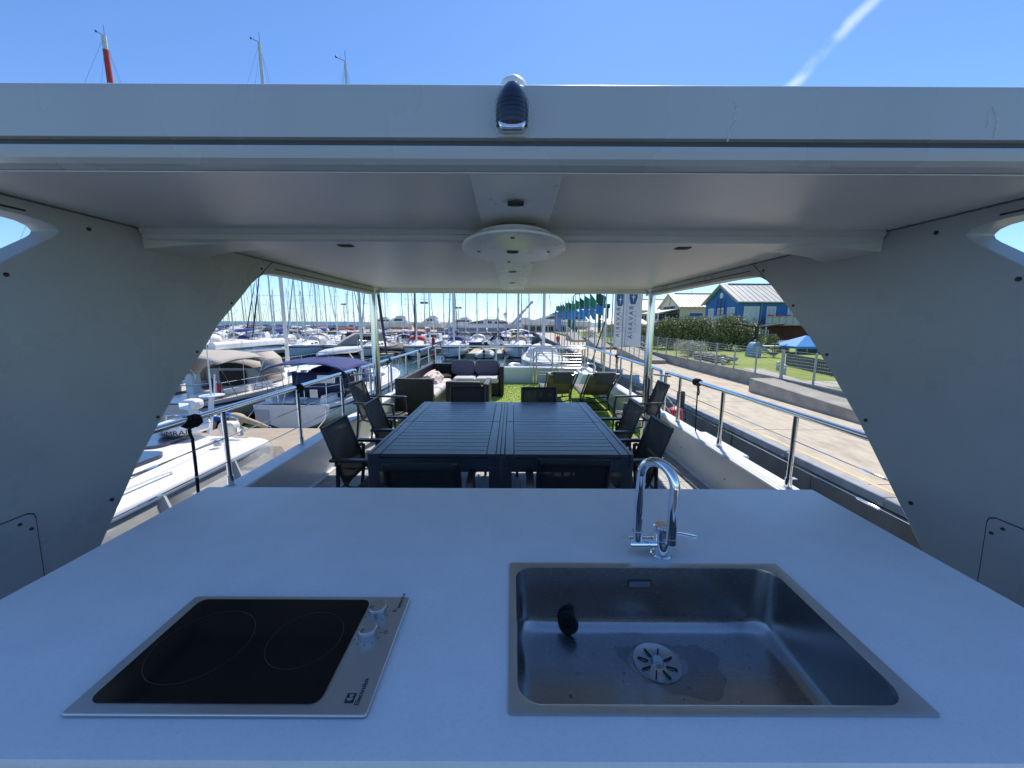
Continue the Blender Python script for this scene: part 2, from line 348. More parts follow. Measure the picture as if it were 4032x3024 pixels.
# interlocking deck tiles: five slats each, turned by a quarter from one to the next
tm = MB(); s = .30; g = .004; wd = (s - .004) / 5
for i in range(5): tm.box(g / 2, s - g / 2, .002 + i * wd + g / 2, .002 + (i + 1) * wd - g / 2, -.022, 0)
t0 = tm.obj('deck_tile', 'tile_slat', floor)
nx = 13; first = True
for iy in range(13):
    for ix in range(nx):
        x, y = -1.95 + ix * s, 1.30 + iy * s
        if y + s > 5.21: continue
        if first: o = t0; first = False
        else: o = t0.copy(); C.objects.link(o)
        o.parent = floor
        if (ix + iy) % 2: o.location = (x + s, y, 0); o.rotation_euler = (0, 0, R(90))
        else: o.location = (x, y, 0)
# artificial turf
turf_base = BP(MB().box(-1.98, 1.98, 5.2, 10.12, -.06, .003), 'turf_sheet', 'turf')
rng = random.Random(5); tb_ = MB(); vs_, fs_ = [], []
for i in range(52000):
    x = rng.uniform(-1.95, 1.95); y = 5.22 + 4.86 * rng.random() ** 1.1; a = rng.uniform(0, 6.28); h = rng.uniform(.008, .017); wq = .0035 + .0006 * (y - 5); lx, ly = rng.uniform(-.012, .012), rng.uniform(-.012, .012)
    k = len(vs_); vs_ += [(x - wq * math.cos(a), y - wq * math.sin(a), .003), (x + wq * math.cos(a), y + wq * math.sin(a), .003), (x + lx, y + ly, .003 + h)]; fs_.append((k, k + 1, k + 2))
tb_.v, tb_.f = vs_, fs_; BP(tb_, 'turf_blades', 'turf_blade', kind='stuff')
# bulwarks
for sx in (-1, 1):
    sec = [(1.95, -.03), (1.902, .405), (1.906, .416), (1.916, .42), (2.055, .42), (2.066, .416), (2.07, .405), (2.10, -.08)]
    q = BP(MB().prism([(sx * x, z) for x, z in sec], 'y', -4, 10.3), 'bulwark', 'bulwark')
    BP(MB().box(min(sx * 1.915, sx * 1.975), max(sx * 1.915, sx * 1.975), 1.0, 10.1, -.028, .022), 'skirting', 'bulwark', bevel=.006)
    for y, z in ((2.55, .2), (3.3, .2), (4.2, .2), (5.9, .2), (7.4, .2)):
        BP(MB().lathe([(.0, -.006), (.011, -.006), (.009, .004), (0, .005)], 10, (sx * (1.95 - .1 * z), y, z), 'x'), 'screw', 'black_plastic', parent=q)
    y = 3.03
    o = BP(MB().lathe([(.0, -.016), (.03, -.016), (.034, -.006), (.034, .004), (.022, .006), (.018, -.004), (0, -.004)], 20, (sx * 1.93, y, .17), 'x'), 'drain_fitting', 'steel', parent=q, smooth=True)
BP(MB().prism([(10.12, -.03), (10.1, .40), (10.12, .42), (10.27, .42), (10.29, .40), (10.32, -.08)], 'x', -2.04, 2.04), 'bulwark', 'bulwark')
# hardtop roof
top = BP(MB().prism([(1.152, 2.221), (1.15, 2.206), (1.15, 2.090), (1.168, 2.088), (1.168, 2.072), (1.153, 2.070), (1.150, 2.057), (1.155, 2.038), (1.172, 2.028), (1.21, 2.02), (5.06, 2.02), (5.10, 1.985), (5.12, 1.965), (5.24, 1.965), (5.26, 1.99), (5.26, 2.19), (5.2, 2.215), (1.165, 2.229)], 'x', -1.96, 1.96), 'hardtop_roof', 'roof_paint')
BP(MB().box(-1.97, 1.97, 1.1665, 1.169, 2.073, 2.0875), 'fascia_groove', 'groove_grey', parent=top)
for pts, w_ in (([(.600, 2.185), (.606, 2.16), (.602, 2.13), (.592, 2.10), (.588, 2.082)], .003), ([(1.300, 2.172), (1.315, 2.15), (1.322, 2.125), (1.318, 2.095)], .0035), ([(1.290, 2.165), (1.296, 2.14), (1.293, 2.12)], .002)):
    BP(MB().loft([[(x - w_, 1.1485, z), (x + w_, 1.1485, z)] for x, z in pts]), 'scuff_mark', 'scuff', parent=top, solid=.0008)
BP(MB().box(-1.73, 1.73, 1.20, 5.05, 2.0165, 2.0195), 'ceiling_lining', 'ceiling', parent=top)
strip = BP(MB().prism([(1.215, 2.0188), (1.215, 2.0155), (1.55, 1.998), (5.0, 1.998), (5.02, 2.0185)], 'x', -.128, .146), 'ceiling_strip', 'strip_paint', parent=top, bevel=.003)
beam = BP(MB().prism([(1.88, 2.0165), (1.88, 1.996), (1.893, 1.992), (1.893, 1.972), (1.91, 1.964), (2.15, 1.964), (2.17, 1.975), (2.17, 2.0165)], 'x', -1.74, 1.74), 'ceiling_beam', 'ceiling', parent=top)
for sx in (-1, 1):
    k = MB().loft([[(sx * x, y0, 2.015), (sx * x, y1, 2.015), (sx * x, y1, z), (sx * x, y0, z)] for x, y0, y1, z in ((1.38, 1.95, 2.12, 1.9625), (1.60, 1.92, 2.17, 1.945), (1.748, 1.90, 2.24, 1.925))], closed=True, cap0=True, cap1=True)
    BP(k, 'beam_knee', 'ceiling', parent=top)
disc = BP(MB().lathe([(.19, 1.972), (.20, 1.945), (.235, 1.942), (.242, 1.934), (.240, 1.926), (.225, 1.922), (0, 1.920)], 48, (.005, 1.905, 0), 'z', sy=1.62), 'ceiling_disc', 'strip_paint', parent=top, smooth=True)
for x, y, z, sx_, sy_ in ((.01, 1.42, 1.998, .028, .020), (.0, 1.90, 1.920, .027, .022), (.0, 2.62, 1.998, .03, .02), (.0, 3.25, 1.998, .03, .02), (0, 4.15, 1.998, .03, .02), (-.83, 2.0, 1.964, .034, .024), (.86, 2.03, 1.964, .034, .024)):
    q = BP(MB().box(x - sx_, x + sx_, y - sy_, y + sy_, z - .004, z + .001), 'ceiling_light', 'groove', parent=top)
    q2 = BP(MB().box(x - sx_ * .5, x + sx_ * .5, y - sy_ * .2, y + sy_ * .8, z - .0065, z - .0042), 'lamp_insert', 'black_plastic', parent=top)
for x, y in ((-.16, 1.905), (.17, 1.905), (.0, 1.60), (-.02, 2.22)): BP(MB().lathe([(0, 1.9185), (.008, 1.9185), (.009, 1.923), (0, 1.923)], 10, (x, y, 0)), 'screw', 'groove', parent=top)
# side wings that carry the roof, with the skirt along the roof edge
wing_front = [(1.172, 2.016), (1.172, 1.962), (1.45, 1.962), (1.51, 1.957), (1.543, 1.946), (1.557, 1.931), (1.550, 1.916), (1.53, 1.899), (1.362, 1.784), (.9, 1.302), (.4, .78), (-.34, 0.0), (1.16, 0.0)]
wing_aft = {1: [(1.37, .42), (1.504, .632), (1.646, .807), (1.881, 1.095), (2.076, 1.307), (2.184, 1.415), (2.289, 1.518), (2.447, 1.651), (2.594, 1.775), (2.68, 1.845), (2.737, 1.882), (2.80, 1.908), (2.86, 1.922), (2.93, 1.930)],
            -1: [(1.38, .42), (1.514, .647), (1.73, .947), (1.822, 1.052), (1.877, 1.116), (2.025, 1.277), (2.171, 1.414), (2.318, 1.569), (2.529, 1.732), (2.66, 1.840), (2.737, 1.888), (2.79, 1.911), (2.85, 1.924), (2.92, 1.930)]}
wing_end = [(3.2, 1.938), (5.18, 1.938), (5.18, 2.016)]
for sx in (-1, 1):
    wg = BP(MB().prism(wing_front + wing_aft[sx] + wing_end, 'x', min(sx * 1.75, sx * 1.86), max(sx * 1.75, sx * 1.86)), 'side_wing', 'wing_paint', bevel=.004)
    for y, z in ((1.668, 1.962), (1.371, 1.745), (2.775, 1.952), (2.445, 1.70), (2.137, 1.42), (1.85, 1.12), (1.582, .816), (1.15, 1.42)):
        BP(MB().lathe([(.0, -.005), (.0085, -.005), (.0075, .004), (0, .005)], 10, (sx * 1.75, y, z), 'x'), 'screw', 'black_plastic', parent=wg)
    hp = [(.75, .40), (1.295, .40), (1.316, .87), (1.312, .888), (1.295, .897), (.75, .897)]
    BP(MB().prism([(y + .004 * (1 if y > 1 else 0), z + .004) for y, z in hp], 'x', min(sx * 1.749, sx * 1.752), max(sx * 1.749, sx * 1.752)), 'hatch_gap', 'groove', parent=wg)
    BP(MB().prism(hp, 'x', min(sx * 1.7475, sx * 1.753), max(sx * 1.7475, sx * 1.753)), 'access_hatch', 'wing_paint', parent=wg)
    for y, z in ((1.27, .872), (1.298, .84)): BP(MB().lathe([(.0, -.003), (.006, -.003), (.006, .003), (0, .003)], 8, (sx * 1.7475, y, z), 'x'), 'screw', 'groove', parent=wg)
    # trim seams along the skirt
    BP(MB().tube([(sx * 1.749, 1.24, 1.978), (sx * 1.749, 1.46, 1.978)], .0035, 6), 'skirt_seam', 'groove', parent=wg)
    BP(MB().tube([(sx * 1.749, 2.93, 1.968), (sx * 1.749, 5.0, 1.968)], .0035, 6), 'skirt_seam', 'groove', parent=wg)
    BP(MB().tube([(sx * 1.749, 2.905, 2.012), (sx * 1.749, 2.80, 1.94), (sx * 1.749, 2.745, 1.893)], .002, 6), 'panel_seam', 'groove', parent=wg)
    pole = BP(MB().lathe([(.047, 0), (.047, 1.99)], 28, (sx * 1.78, 5.02, 0)), 'support_pole', 'steel', smooth=True)
    BP(MB().lathe([(.047, 0), (.085, 0), (.085, .012), (.048, .018)], 28, (sx * 1.78, 5.02, .0)), 'pole_flange', 'steel', parent=pole, smooth=True)
    BP(MB().lathe([(.048, 1.985), (.09, 1.995), (.09, 2.015), (.0, 2.015)], 28, (sx * 1.78, 5.02, .0)), 'pole_flange', 'steel', parent=pole, smooth=True)

# stern light on the fascia, white dome lamp above it
nl = thing('navigation_light', 'smoky black stern light screwed to the roof fascia', 'light', (-.003, 1.15, 2.148))
MB().prism([(-.038, -.058), (.038, -.058), (.046, -.03), (.049, .01), (.044, .045), (.030, .068), (0, .078), (-.030, .068), (-.044, .045), (-.049, .01), (-.046, -.03)], 'y', -.006, 0).obj('base_plate', 'gel_grey', nl, bevel=.003)
secs = []
for i in range(9):
    z = -.034 + i * (.104 / 8); k = max(0.02, 1 - ((z + .005) / .082) ** 2) if z > -.005 else 1 - .6 * ((z + .005) / .1) ** 2
    secs.append([(.044 * k ** .5 * math.cos(a), -.006 - .042 * k ** .5 * math.sin(a), z) for a in [math.pi * j / 12 for j in range(13)]])
MB().loft(secs, cap0=True, cap1=True).obj('lens', 'smoke_lens', nl, smooth=True)
for i in range(5): MB().tube([(.0445 * math.cos(a), -.006 - .0425 * math.sin(a), -.022 + i * .012) for a in [math.pi * j / 14 for j in range(15)]], .0005, 5).obj('lens_rib', 'smoke_lens', nl)
MB().prism([(-.030, -.050), (.030, -.050), (.038, -.030), (-.038, -.030)], 'y', -.034, -.006).obj('chrome_skirt', 'chrome', nl, bevel=.004)
dl = thing('dome_lamp', 'white dome lamp on top of the roof edge above the stern light', 'lamp', (.0, 1.30, 2.226))
MB().lathe([(.044, 0), (.048, .03), (.046, .060), (.037, .082), (.020, .095), (0, .098)], 28).obj('dome', 'gel', dl, smooth=True)
MB().lathe([(.044, .030), (.0488, .031), (.0488, .037), (.044, .038)], 28).obj('dome_seam', 'gel_grey', dl)

# ------------------------------------------------------------------ railings
def railing(name, label, path, posts, group=None, z0=.42, z1=.955):
    t = thing(name, label, 'railing', (0, 0, 0), group=group)
    MB().tube(path, .0215, 12).obj('handrail', 'steel', t, smooth=True)
    for (x, y) in posts:
        p = MB().tube([(x, y, z0 + .004), (x, y, z1)], .0165, 12).obj('post', 'steel', t, smooth=True)
        MB().lathe([(.028, 0), (.028, .006), (.0235, .008), (.0225, .07), (.0165, .072)], 14, (x, y, z0)).obj('post_socket', 'steel', p, smooth=True)
    return t
for sx, side in ((-1, 'marina'), (1, 'quay')):
    X = 2.0 if sx > 0 else -2.03; HR = .962 if sx > 0 else .976
    t = railing('deck_railing', 'stainless railing with wires on the bulwark beside the dining table, ' + side + ' side', [(X, -1, HR), (X, 4.86, HR), (X, 4.93, HR - .007), (X, 4.96, .90), (X, 4.96, .45)], [(X, y) for y in (-.25, .7, 1.68, 2.635, 3.58, 4.52)], 'deck railings')
    for z in (.77, .595): MB().tube([(X, -1, z), (X, 4.95, z)], .0038, 6).obj('wire', 'steel', t)
    MB().tube([(X, 4.8, .925), (X - sx * .09, 4.9, .925), (sx * 1.82, 5.0, .925)], .011, 8).obj('pole_bracket', 'steel', t, smooth=True)
    for z in (.77, .595): MB().lathe([(.004, 0), (.007, .01), (.007, .14), (.004, .15)], 8, (X, 1.95, z), 'y').obj('turnbuckle', 'steel', t, smooth=True)
    t = railing('deck_railing', 'stainless railing with wires beside the lounge area, ' + side + ' side', [(X, 5.10, .45), (X, 5.10, .90), (X, 5.13, HR - .007), (X, 5.2, HR), (X, 10.4, HR), (X - sx * .02, 10.43, .955), (X - sx * .06, 10.45, .95)], [(X, y) for y in (5.45, 6.4, 7.35, 8.3, 8.42, 9.35, 10.2)], 'deck railings')
    for z in (.77, .595): MB().tube([(X, 5.12, z), (X, 10.2, z)], .0038, 6).obj('wire', 'steel', t)
t = railing('deck_railing', 'stainless railing across the far end of the deck', [(-1.94, 10.45, .95), (1.94, 10.45, .95)], [], 'deck railings')
for x in (-1.4, -.42, .5, 1.25): 
    p = MB().tube([(x, 10.2, .42), (x, 10.2, .88), (x, 10.45, .95)], .0165, 10).obj('post', 'steel', t, smooth=True)
for z in (.77, .595): MB().tube([(-1.94, 10.2, z), (1.94, 10.2, z)], .0045, 6).obj('wire', 'steel', t)
# gate round the stairwell
g = thing('stair_gate', 'stainless barred gate round the stairwell beyond the loungers', 'gate', (0, 9.9, 0))
for x in (.55, .63, 1.80, 1.87): MB().tube([(x, 0, 0), (x, 0, .93 if x in (.55, 1.87) else .88)], .02, 10).obj('gate_post', 'steel', g, smooth=True)
MB().tube([(.55, 0, .93), (1.87, 0, .93)], .021, 10).obj('top_rail', 'steel', g, smooth=True)
for z, r in ((.80, .005), (.74, .012), (.655, .005), (.575, .012), (.50, .005), (.42, .014), (.32, .006), (.25, .006), (.16, .006), (.09, .006)):
    MB().tube([(.63, 0, z), (1.80, 0, z)], r, 8).obj('gate_bar', 'steel', g, smooth=True)
for x in (1.05, 1.3): MB().tube([(x, .05, .0), (x, .05, .9)], .016, 8).obj('gate_post', 'steel', g, smooth=True)
MB().tube([(.7, .06, .88), (1.3, .10, .30)], .02, 8).obj('stair_handrail', 'steel', g, smooth=True)
hr = tag(MB().tube([(1.62, 9.2, .42), (1.62, 9.2, .55), (1.64, 9.2, .60), (1.70, 9.2, .62), (1.86, 9.2, .62), (1.92, 9.2, .60), (1.94, 9.2, .55), (1.94, 9.2, .42)], .016, 10).obj('grab_handle', 'steel', smooth=True), 'bent stainless grab handle beside the stair gate', 'handle')
for v in hr.data.vertices: v.co.x = v.co.x + .06
tag(MB().prism([(1.5, 0), (1.93, 0), (1.91, .40), (1.66, .40)], 'y', 8.9, 9.85).obj('stair_coaming', 'bulwark', bevel=.02), 'white sloping coaming of the stairwell against the bulwark', 'coaming')

# ropes tied to the rail
def rope_knot(label, x, y, z_end, sx, big=1., loop=True):
    t = thing('rope', label, 'rope', (x if x > 0 else -2.03, y, .965), group='black ropes knotted on the handrails')
    r_ = random.Random(int(y * 100)); rr = .0075 * big
    pts = []
    for i in range(46):
        a = i * .62; pts.append((.03 * math.cos(a) * (1 + .25 * r_.random()), -.04 + .0018 * i + r_.uniform(-.008, .008), .03 * math.sin(a) * (1 + .3 * r_.random()) - .006))
    MB().tube(pts, rr, 7).obj('knot', 'rope_black', t, smooth=True)
    MB().tube([(sx * .01, .0, -.02), (sx * .016, -.01, -.07), (sx * .006, -.005, -.12), (sx * .012, 0, -.3), (sx * .02, 0, -.55), (sx * .09, 0.02, z_end - .95)], rr, 7).obj('tail', 'rope_black', t, smooth=True)
    if loop: MB().tube([(0, 0, -.03), (-.02, -.05, -.02), (-.04, -.12, -.04), (-.05, -.16, -.09), (-.04, -.13, -.12), (-.02, -.06, -.10), (0, -.01, -.05)], rr * .8, 7).obj('loop', 'rope_black', t, smooth=True)
    return t
rope_knot('black rope bunched on the marina handrail, nearest the counter', -2.0, 2.37, .1, -1, 1.25, False)
rope_knot('black rope looped on the quay handrail beside the dining chairs', 2.0, 4.10, .2, 1, 1.0)
rope_knot('black rope tied at the marina handrail post, second from the counter', -2.0, 3.60, .3, -1, 1.2, False)
rope_knot('black rope hanging at the marina handrail just before the steel pole', -2.0, 4.55, .35, -1, 1.0, False)
rope_knot('black rope with long loop on the quay handrail by the loungers', 2.0, 7.3, .45, 1, .9)
rope_knot('black rope with loop on the marina handrail by the wicker sofa, nearer one', -2.0, 6.3, .2, -1, .9)
rope_knot('black rope hanging on the marina handrail behind the wicker sofa', -2.0, 8.35, .2, -1, .9, False)
rope_knot('black rope near the far end of the marina handrail', -2.0, 9.75, .2, -1, .9, False)

# things hanging outside the quay-side bulwark
tag(MB().box(2.75, 3.44, 5.32, 6.58, -.94, -.30).obj('storage_box', 'gel', bevel=.03), 'white storage box outside the quay-side bulwark', 'box')
t = thing('fender', 'red cylindrical boat fender beyond the bulwark beside the dining chairs', 'fender', (2.88, 6.62, -.38))
MB().lathe([(.0, .52), (.05, .515), (.115, .47), (.13, .40), (.13, .0), (.115, -.08), (.06, -.13), (0, -.14)], 20).obj('fender_body', 'fender_red', t, smooth=True)
MB().tube([(0, 0, .5), (-.3, -.25, .78), (-.8, -.4, .86)], .008, 6).obj('fender_rope', 'rope_white', t)
t = thing('fender', 'white round fender between the red fender and the storage box', 'fender', (3.05, 6.75, -.62))
MB().lathe([(0, .40), (.06, .395), (.14, .36), (.19, .28), (.20, .1), (.18, -.1), (0, -.2)], 20).obj('fender_body', 'fender_white', t, smooth=True)
MB().tube([(0, 0, .39), (-.5, -.3, .9), (-1.0, -.5, 1.1)], .007, 6).obj('fender_rope', 'rope_white', t)
t = thing('tarpaulin', 'crumpled white and black covers lying outside the bulwark behind the red fender', 'cover', (2.75, 8.0, -.45))
MB().pillow((0, 0, .1), (.7, 1.3, .35), .6).obj('black_cover', 'black_plastic', t, smooth=True)
MB().pillow((.05, .25, .27), (.6, .8, .12), .6).obj('white_cover', 'fender_white', t, smooth=True)
MB().pillow((.0, -.35, .24), (.5, .4, .10), .6).obj('beige_cover', 'gel_warm', t, smooth=True)

# ------------------------------------------------------------------ galley counter with hob, sink, tap
ct = thing('galley_counter', 'wide white worktop island in the foreground', 'counter', (0, 0, 0))
tp = MB(); xs = [-1.22, .001, .722, 1.21]; ys = [.487, .562, .968, 1.462]; zt, zb = .93, .893
for i in range(3):
    for j in range(3):
        if i == 1 and j == 1: continue
        tp.add([(xs[i], ys[j], zt), (xs[i + 1], ys[j], zt), (xs[i + 1], ys[j + 1], zt), (xs[i], ys[j + 1], zt)], [(0, 1, 2, 3)])
        tp.add([(xs[i], ys[j], zb), (xs[i + 1], ys[j], zb), (xs[i + 1], ys[j + 1], zb), (xs[i], ys[j + 1], zb)], [(3, 2, 1, 0)])
def wallq(a, b_, fl=False): 
    q = [(a[0], a[1], zb), (b_[0], b_[1], zb), (b_[0], b_[1], zt), (a[0], a[1], zt)]; tp.add(q, [(3, 2, 1, 0) if fl else (0, 1, 2, 3)])
wallq((-1.22, .487), (1.21, .487)); wallq((1.21, .487), (1.21, 1.462)); wallq((1.21, 1.462), (-1.22, 1.462)); wallq((-1.22, 1.462), (-1.22, .487))
wallq((.001, .562), (.722, .562), True); wallq((.722, .562), (.722, .968), True); wallq((.722, .968), (.001, .968), True); wallq((.001, .968), (.001, .562), True)
o = tp.obj('worktop', 'counter', ct, bevel=.005)
w_ = o.modifiers.new('weld', 'WELD'); w_.merge_threshold = .0005; bpy.context.view_layer.objects.active = o
o.modifiers.move(1, 0)
MB().box(-1.17, -.04, .54, 1.41, .0, .892).obj('cabinet', 'wing_paint', ct); MB().box(.77, 1.16, .54, 1.41, 0, .892).obj('cabinet', 'wing_paint', ct)
MB().box(-.04, .77, 1.38, 1.41, 0, .892).obj('cabinet_back', 'wing_paint', ct); MB().box(-.04, .77, .54, .56, 0, .892).obj('cabinet_front', 'wing_paint', ct)

hb = thing('induction_hob', 'black glass induction hob in steel frame set in the worktop', 'hob', (0, 0, .93))
MB().prism(rrect(-.757, -.242, .549, .832, .006), 'z', .0005, .0075).obj('steel_frame', 'brushed_rim', hb, bevel=.002)
MB().prism(rrect(-.733, -.331, .568, .819, .018), 'z', .007, .0092).obj('glass_plate', 'hob_glass', hb)
for cx, cy, r in ((-.628, .69, .090), (-.426, .705, .0725)):
    q = MB(); n_ = 72
    q.loft([[(cx + rr * math.cos(2 * math.pi * j / n_), cy + rr * math.sin(2 * math.pi * j / n_), .0098) for j in range(n_)] for rr in (r - .0007, r + .0007)], closed=True); q.obj('cooking_zone', 'hob_ring', hb)
for y, a in ((.779, 200), (.717, 235)):
    k = MB().lathe([(.0195, .0075), (.0195, .025), (.018, .027), (0, .027)], 32, (-.302, y, 0)).obj('knob', 'knob_metal', hb, smooth=True, angle=30)
    MB().lathe([(.0165, .0205), (.0203, .021), (.0203, .0225), (.0165, .023)], 32, (-.302, y, 0)).obj('knob_collar', 'chrome', k, smooth=True)
    MB().obox((-.302 + .012 * math.cos(R(a)), y + .012 * math.sin(R(a)), .0275), (.010, .0014, .001), Matrix.Rotation(R(a), 3, 'Z')).obj('pointer', 'print_dark', k)
    for i in range(9):
        an = R(-150 + i * 33); x_, y_ = -.302 + .026 * math.cos(an), y + .026 * math.sin(an)
        MB().obox((x_, y_, .0078), (.0026, .0018, .0006), Matrix.Rotation(an, 3, 'Z')).obj('dial_mark', 'print_dark', hb)
    MB().prism(rrect(-.270, -.262, y + .004, y + .012, .0008), 'z', .0076, .0081).obj('zone_icon', 'print_dark', hb)
    MB().prism(rrect(-.2690, -.2630, y + .0050, y + .0110, .0006), 'z', .0080, .0084).obj('zone_icon', 'brushed_rim', hb)
    MB().lathe([(0, .0083), (.0014, .0083), (.0014, .0087), (0, .0087)], 8, (-.2665, y + (.007 if y > .75 else .009), 0)).obj('zone_icon', 'print_dark', hb)
MB().lathe([(0, .0076), (.005, .0076), (.005, .0092), (0, .0092)], 14, (-.302, .806, 0)).obj('sensor_dot', 'print_dark', hb)
def flat_text(body, size, x, y, z, parent, m, rot):
    v_, f_ = text_mesh(body, size, .0003); ca, sa = math.cos(rot), math.sin(rot)
    return MB().add([(x + ca * a - sa * b_, y + sa * a + ca * b_, z + c_) for a, b_, c_ in v_], f_).obj('lettering', m, parent)
flat_text('INDUCTION', .0085, -.256, .795, .0079, hb, 'print_dark', R(90))
flat_text('Electrolux', .0125, -.262, .566, .0079, hb, 'print_dark', R(90))
MB().prism(rrect(-.289, -.273, .570, .588, .0008), 'z', .0076, .0080).obj('emblem', 'print_dark', hb)
MB().prism([(-.2875, .579), (-.2755, .579), (-.2780, .575), (-.281, .573), (-.285, .575)], 'z', .0080, .0083).obj('emblem', 'brushed_rim', hb)
MB().prism([(-.2825, .580), (-.2785, .580), (-.2765, .585), (-.2805, .5865), (-.2845, .585)], 'z', .0080, .0083).obj('emblem', 'brushed_rim', hb)

sk = thing('kitchen_sink', 'large rectangular stainless sink set in the worktop', 'sink', (0, 0, .93))
def rr_ring(x0, x1, y0, y1, r, z, n=6):
    p_ = rrect(x0, x1, y0, y1, r, n); o_ = []
    for i, a in enumerate(p_):
        o_.append((a[0], a[1], z))
        if i % (n + 1) == n:
            b_ = p_[(i + 1) % len(p_)]
            for k in range(1, 10): o_.append((a[0] + (b_[0] - a[0]) * k / 10, a[1] + (b_[1] - a[1]) * k / 10, z))
    return o_
x0, x1, y0, y1 = .012, .703, .574, .953
MB().loft([rr_ring(-.004, .733, .556, .974, .007, .0005), rr_ring(-.004, .733, .556, .974, .007, .003), rr_ring(x0 - .003, x1 + .003, y0 - .003, y1 + .003, .045, .0035), rr_ring(x0, x1, y0, y1, .044, .0025)], closed=True).obj('rim', 'brushed_rim', sk, smooth=True, angle=50)
secs = [rr_ring(x0, x1, y0, y1, .044, .0025), rr_ring(x0 + .001, x1 - .001, y0 + .001, y1 - .001, .045, -.004), rr_ring(x0 + .006, x1 - .006, y0 + .006, y1 - .006, .05, -.135)]
for a in (25, 50, 75, 90):
    q = .034 * (1 - math.cos(R(a))); h = .034 * math.sin(R(a)); secs.append(rr_ring(x0 + .007 + q, x1 - .007 - q, y0 + .007 + q, y1 - .007 - q, .05 + q * .3, -.136 - h))
dcx, dcy = .364, .835
n_ = len(secs[0]); cxm, cym = (x0 + x1) / 2, (y0 + y1) / 2
base_ = secs[-1]
secs.append([(dcx + .058 * math.cos(math.atan2(p[1] - dcy, p[0] - dcx)), dcy + .058 * math.sin(math.atan2(p[1] - dcy, p[0] - dcx)), -.174) for p in base_])
MB().loft(secs, closed=True).obj('bowl', 'brushed', sk, smooth=True, angle=60)
dr = MB().lathe([(.0, -.177), (.012, -.170), (.016, -.176), (.03, -.1795), (.046, -.177), (.0575, -.1715), (.0585, -.173)], 40, (dcx, dcy, 0), cap=False).obj('drain_strainer', 'strainer', sk, smooth=True)
MB().lathe([(0, -.163), (.011, -.163), (.0125, -.166), (.0125, -.172), (0, -.172)], 20, (dcx, dcy, 0)).obj('strainer_knob', 'chrome', dr, smooth=True)
for i in range(8):
    a = R(22 + i * 45); MB().bar((dcx + .021 * math.cos(a), dcy + .021 * math.sin(a), -.1762), (dcx + .046 * math.cos(a), dcy + .046 * math.sin(a), -.1748), .0032, .0020).obj('strainer_slot', 'groove', dr)
ov = MB().prism(rrect(.318, .382, -.052, -.032, .003), 'y', y1 - .0045, y1 - .001).obj('overflow_gap', 'groove', sk)
MB().prism(rrect(.3205, .3795, -.0498, -.0342, .002), 'y', y1 - .0065, y1 - .0048).obj('overflow_plate', 'brushed_rim', sk)
floor_z = lambda x, y: -.174 + .0040 * max(0, (math.hypot(x - dcx, y - dcy) - .058) / .24)
rgp = random.Random(4); pud = []
for fr in (0, .35, .7, 1.0):
    row = []
    for j in range(64):
        a = 2 * math.pi * j / 64; far = .060 + .075 * (.55 + .5 * math.cos(a - .35) + .30 * math.cos(2 * a + 2.2) + .12 * math.sin(5 * a) + .07 * math.sin(11 * a)); far = max(.062, far); r_ = .059 + (far - .059) * fr
        x_, y_ = dcx + r_ * math.cos(a) * 1.25, dcy + r_ * math.sin(a) * .82
        if math.hypot(x_ - dcx, y_ - dcy) < .0592: k_ = .0592 / math.hypot(x_ - dcx, y_ - dcy); x_, y_ = dcx + (x_ - dcx) * k_, dcy + (y_ - dcy) * k_
        row.append((x_, y_, floor_z(x_, y_) + .0009))
    pud.append(row)
MB().loft(pud, closed=True).obj('water_film', 'wet', sk)
q = MB()
for i in range(60):
    x_, y_ = rgp.uniform(.10, .62), .915 - abs(rgp.gauss(0, .035)); 
    if rgp.random() < .3: x_, y_ = rgp.uniform(.1, .63), rgp.uniform(.64, .9)
    if math.hypot(x_ - dcx, y_ - dcy) < .065: continue
    d_ = MB().sphere((x_, y_, floor_z(x_, y_)), rgp.uniform(.0012, .0036), 8, 4, (1, rgp.uniform(.8, 1.8), .4)); q.add(d_.v, d_.f)
q.obj('water_drops', 'drop', sk, smooth=True, kind='stuff')
st = thing('sink_stopper', 'round black rubber stopper leaning against the back of the sink', 'stopper', (.155, .925, .790))
mt = Matrix.Rotation(R(78), 3, 'X') @ Matrix.Rotation(R(0), 3, 'Y') 
q = MB().lathe([(0, -.004), (.026, -.004), (.030, 0), (.028, .006), (.012, .007), (.010, .004), (0, .004)], 28); q.v = [tuple(Matrix.Rotation(R(-35), 3, 'Z') @ (mt @ Vector(v))) for v in q.v]; q.obj('stopper_disc', 'black_plastic', st, smooth=True)
q = MB().box(-.010, .010, -.003, .003, .005, .011).box(-.003, .003, -.010, .010, .005, .0108); q.v = [tuple(Matrix.Rotation(R(-35), 3, 'Z') @ (mt @ Vector(v))) for v in q.v]; q.obj('stopper_cross', 'rubber_black', st)

fa = thing('kitchen_tap', 'chrome swan-neck tap behind the sink', 'tap', (0, 0, .93))
bx, by = .432, 1.018
MB().lathe([(.030, 0), (.030, .004), (.0265, .008), (.0255, .052), (.0245, .053), (.0245, .056), (.026, .057), (.026, .088), (.0225, .092), (0, .092)], 36, (bx, by, 0)).obj('tap_body', 'chrome', fa, smooth=True, angle=35)
MB().lathe([(0, 0), (.0165, 0), (.018, .003), (.018, .05), (.0172, .051), (.0172, .053), (.018, .054), (.018, .075)], 28, (bx - .094, by, .036), 'x').obj('side_arm', 'chrome', fa, smooth=True, angle=35)
sxp, syp = bx - .072, by; ox, oy = .416, .925
ux, uy = ox - sxp, oy - syp; D_ = math.hypot(ux, uy); ux /= D_; uy /= D_; rr = D_ / 2; zc = .307 - rr - .012
pts = [(sxp, syp, .045), (sxp, syp, .08), (sxp, syp, zc * .6), (sxp, syp, zc)]
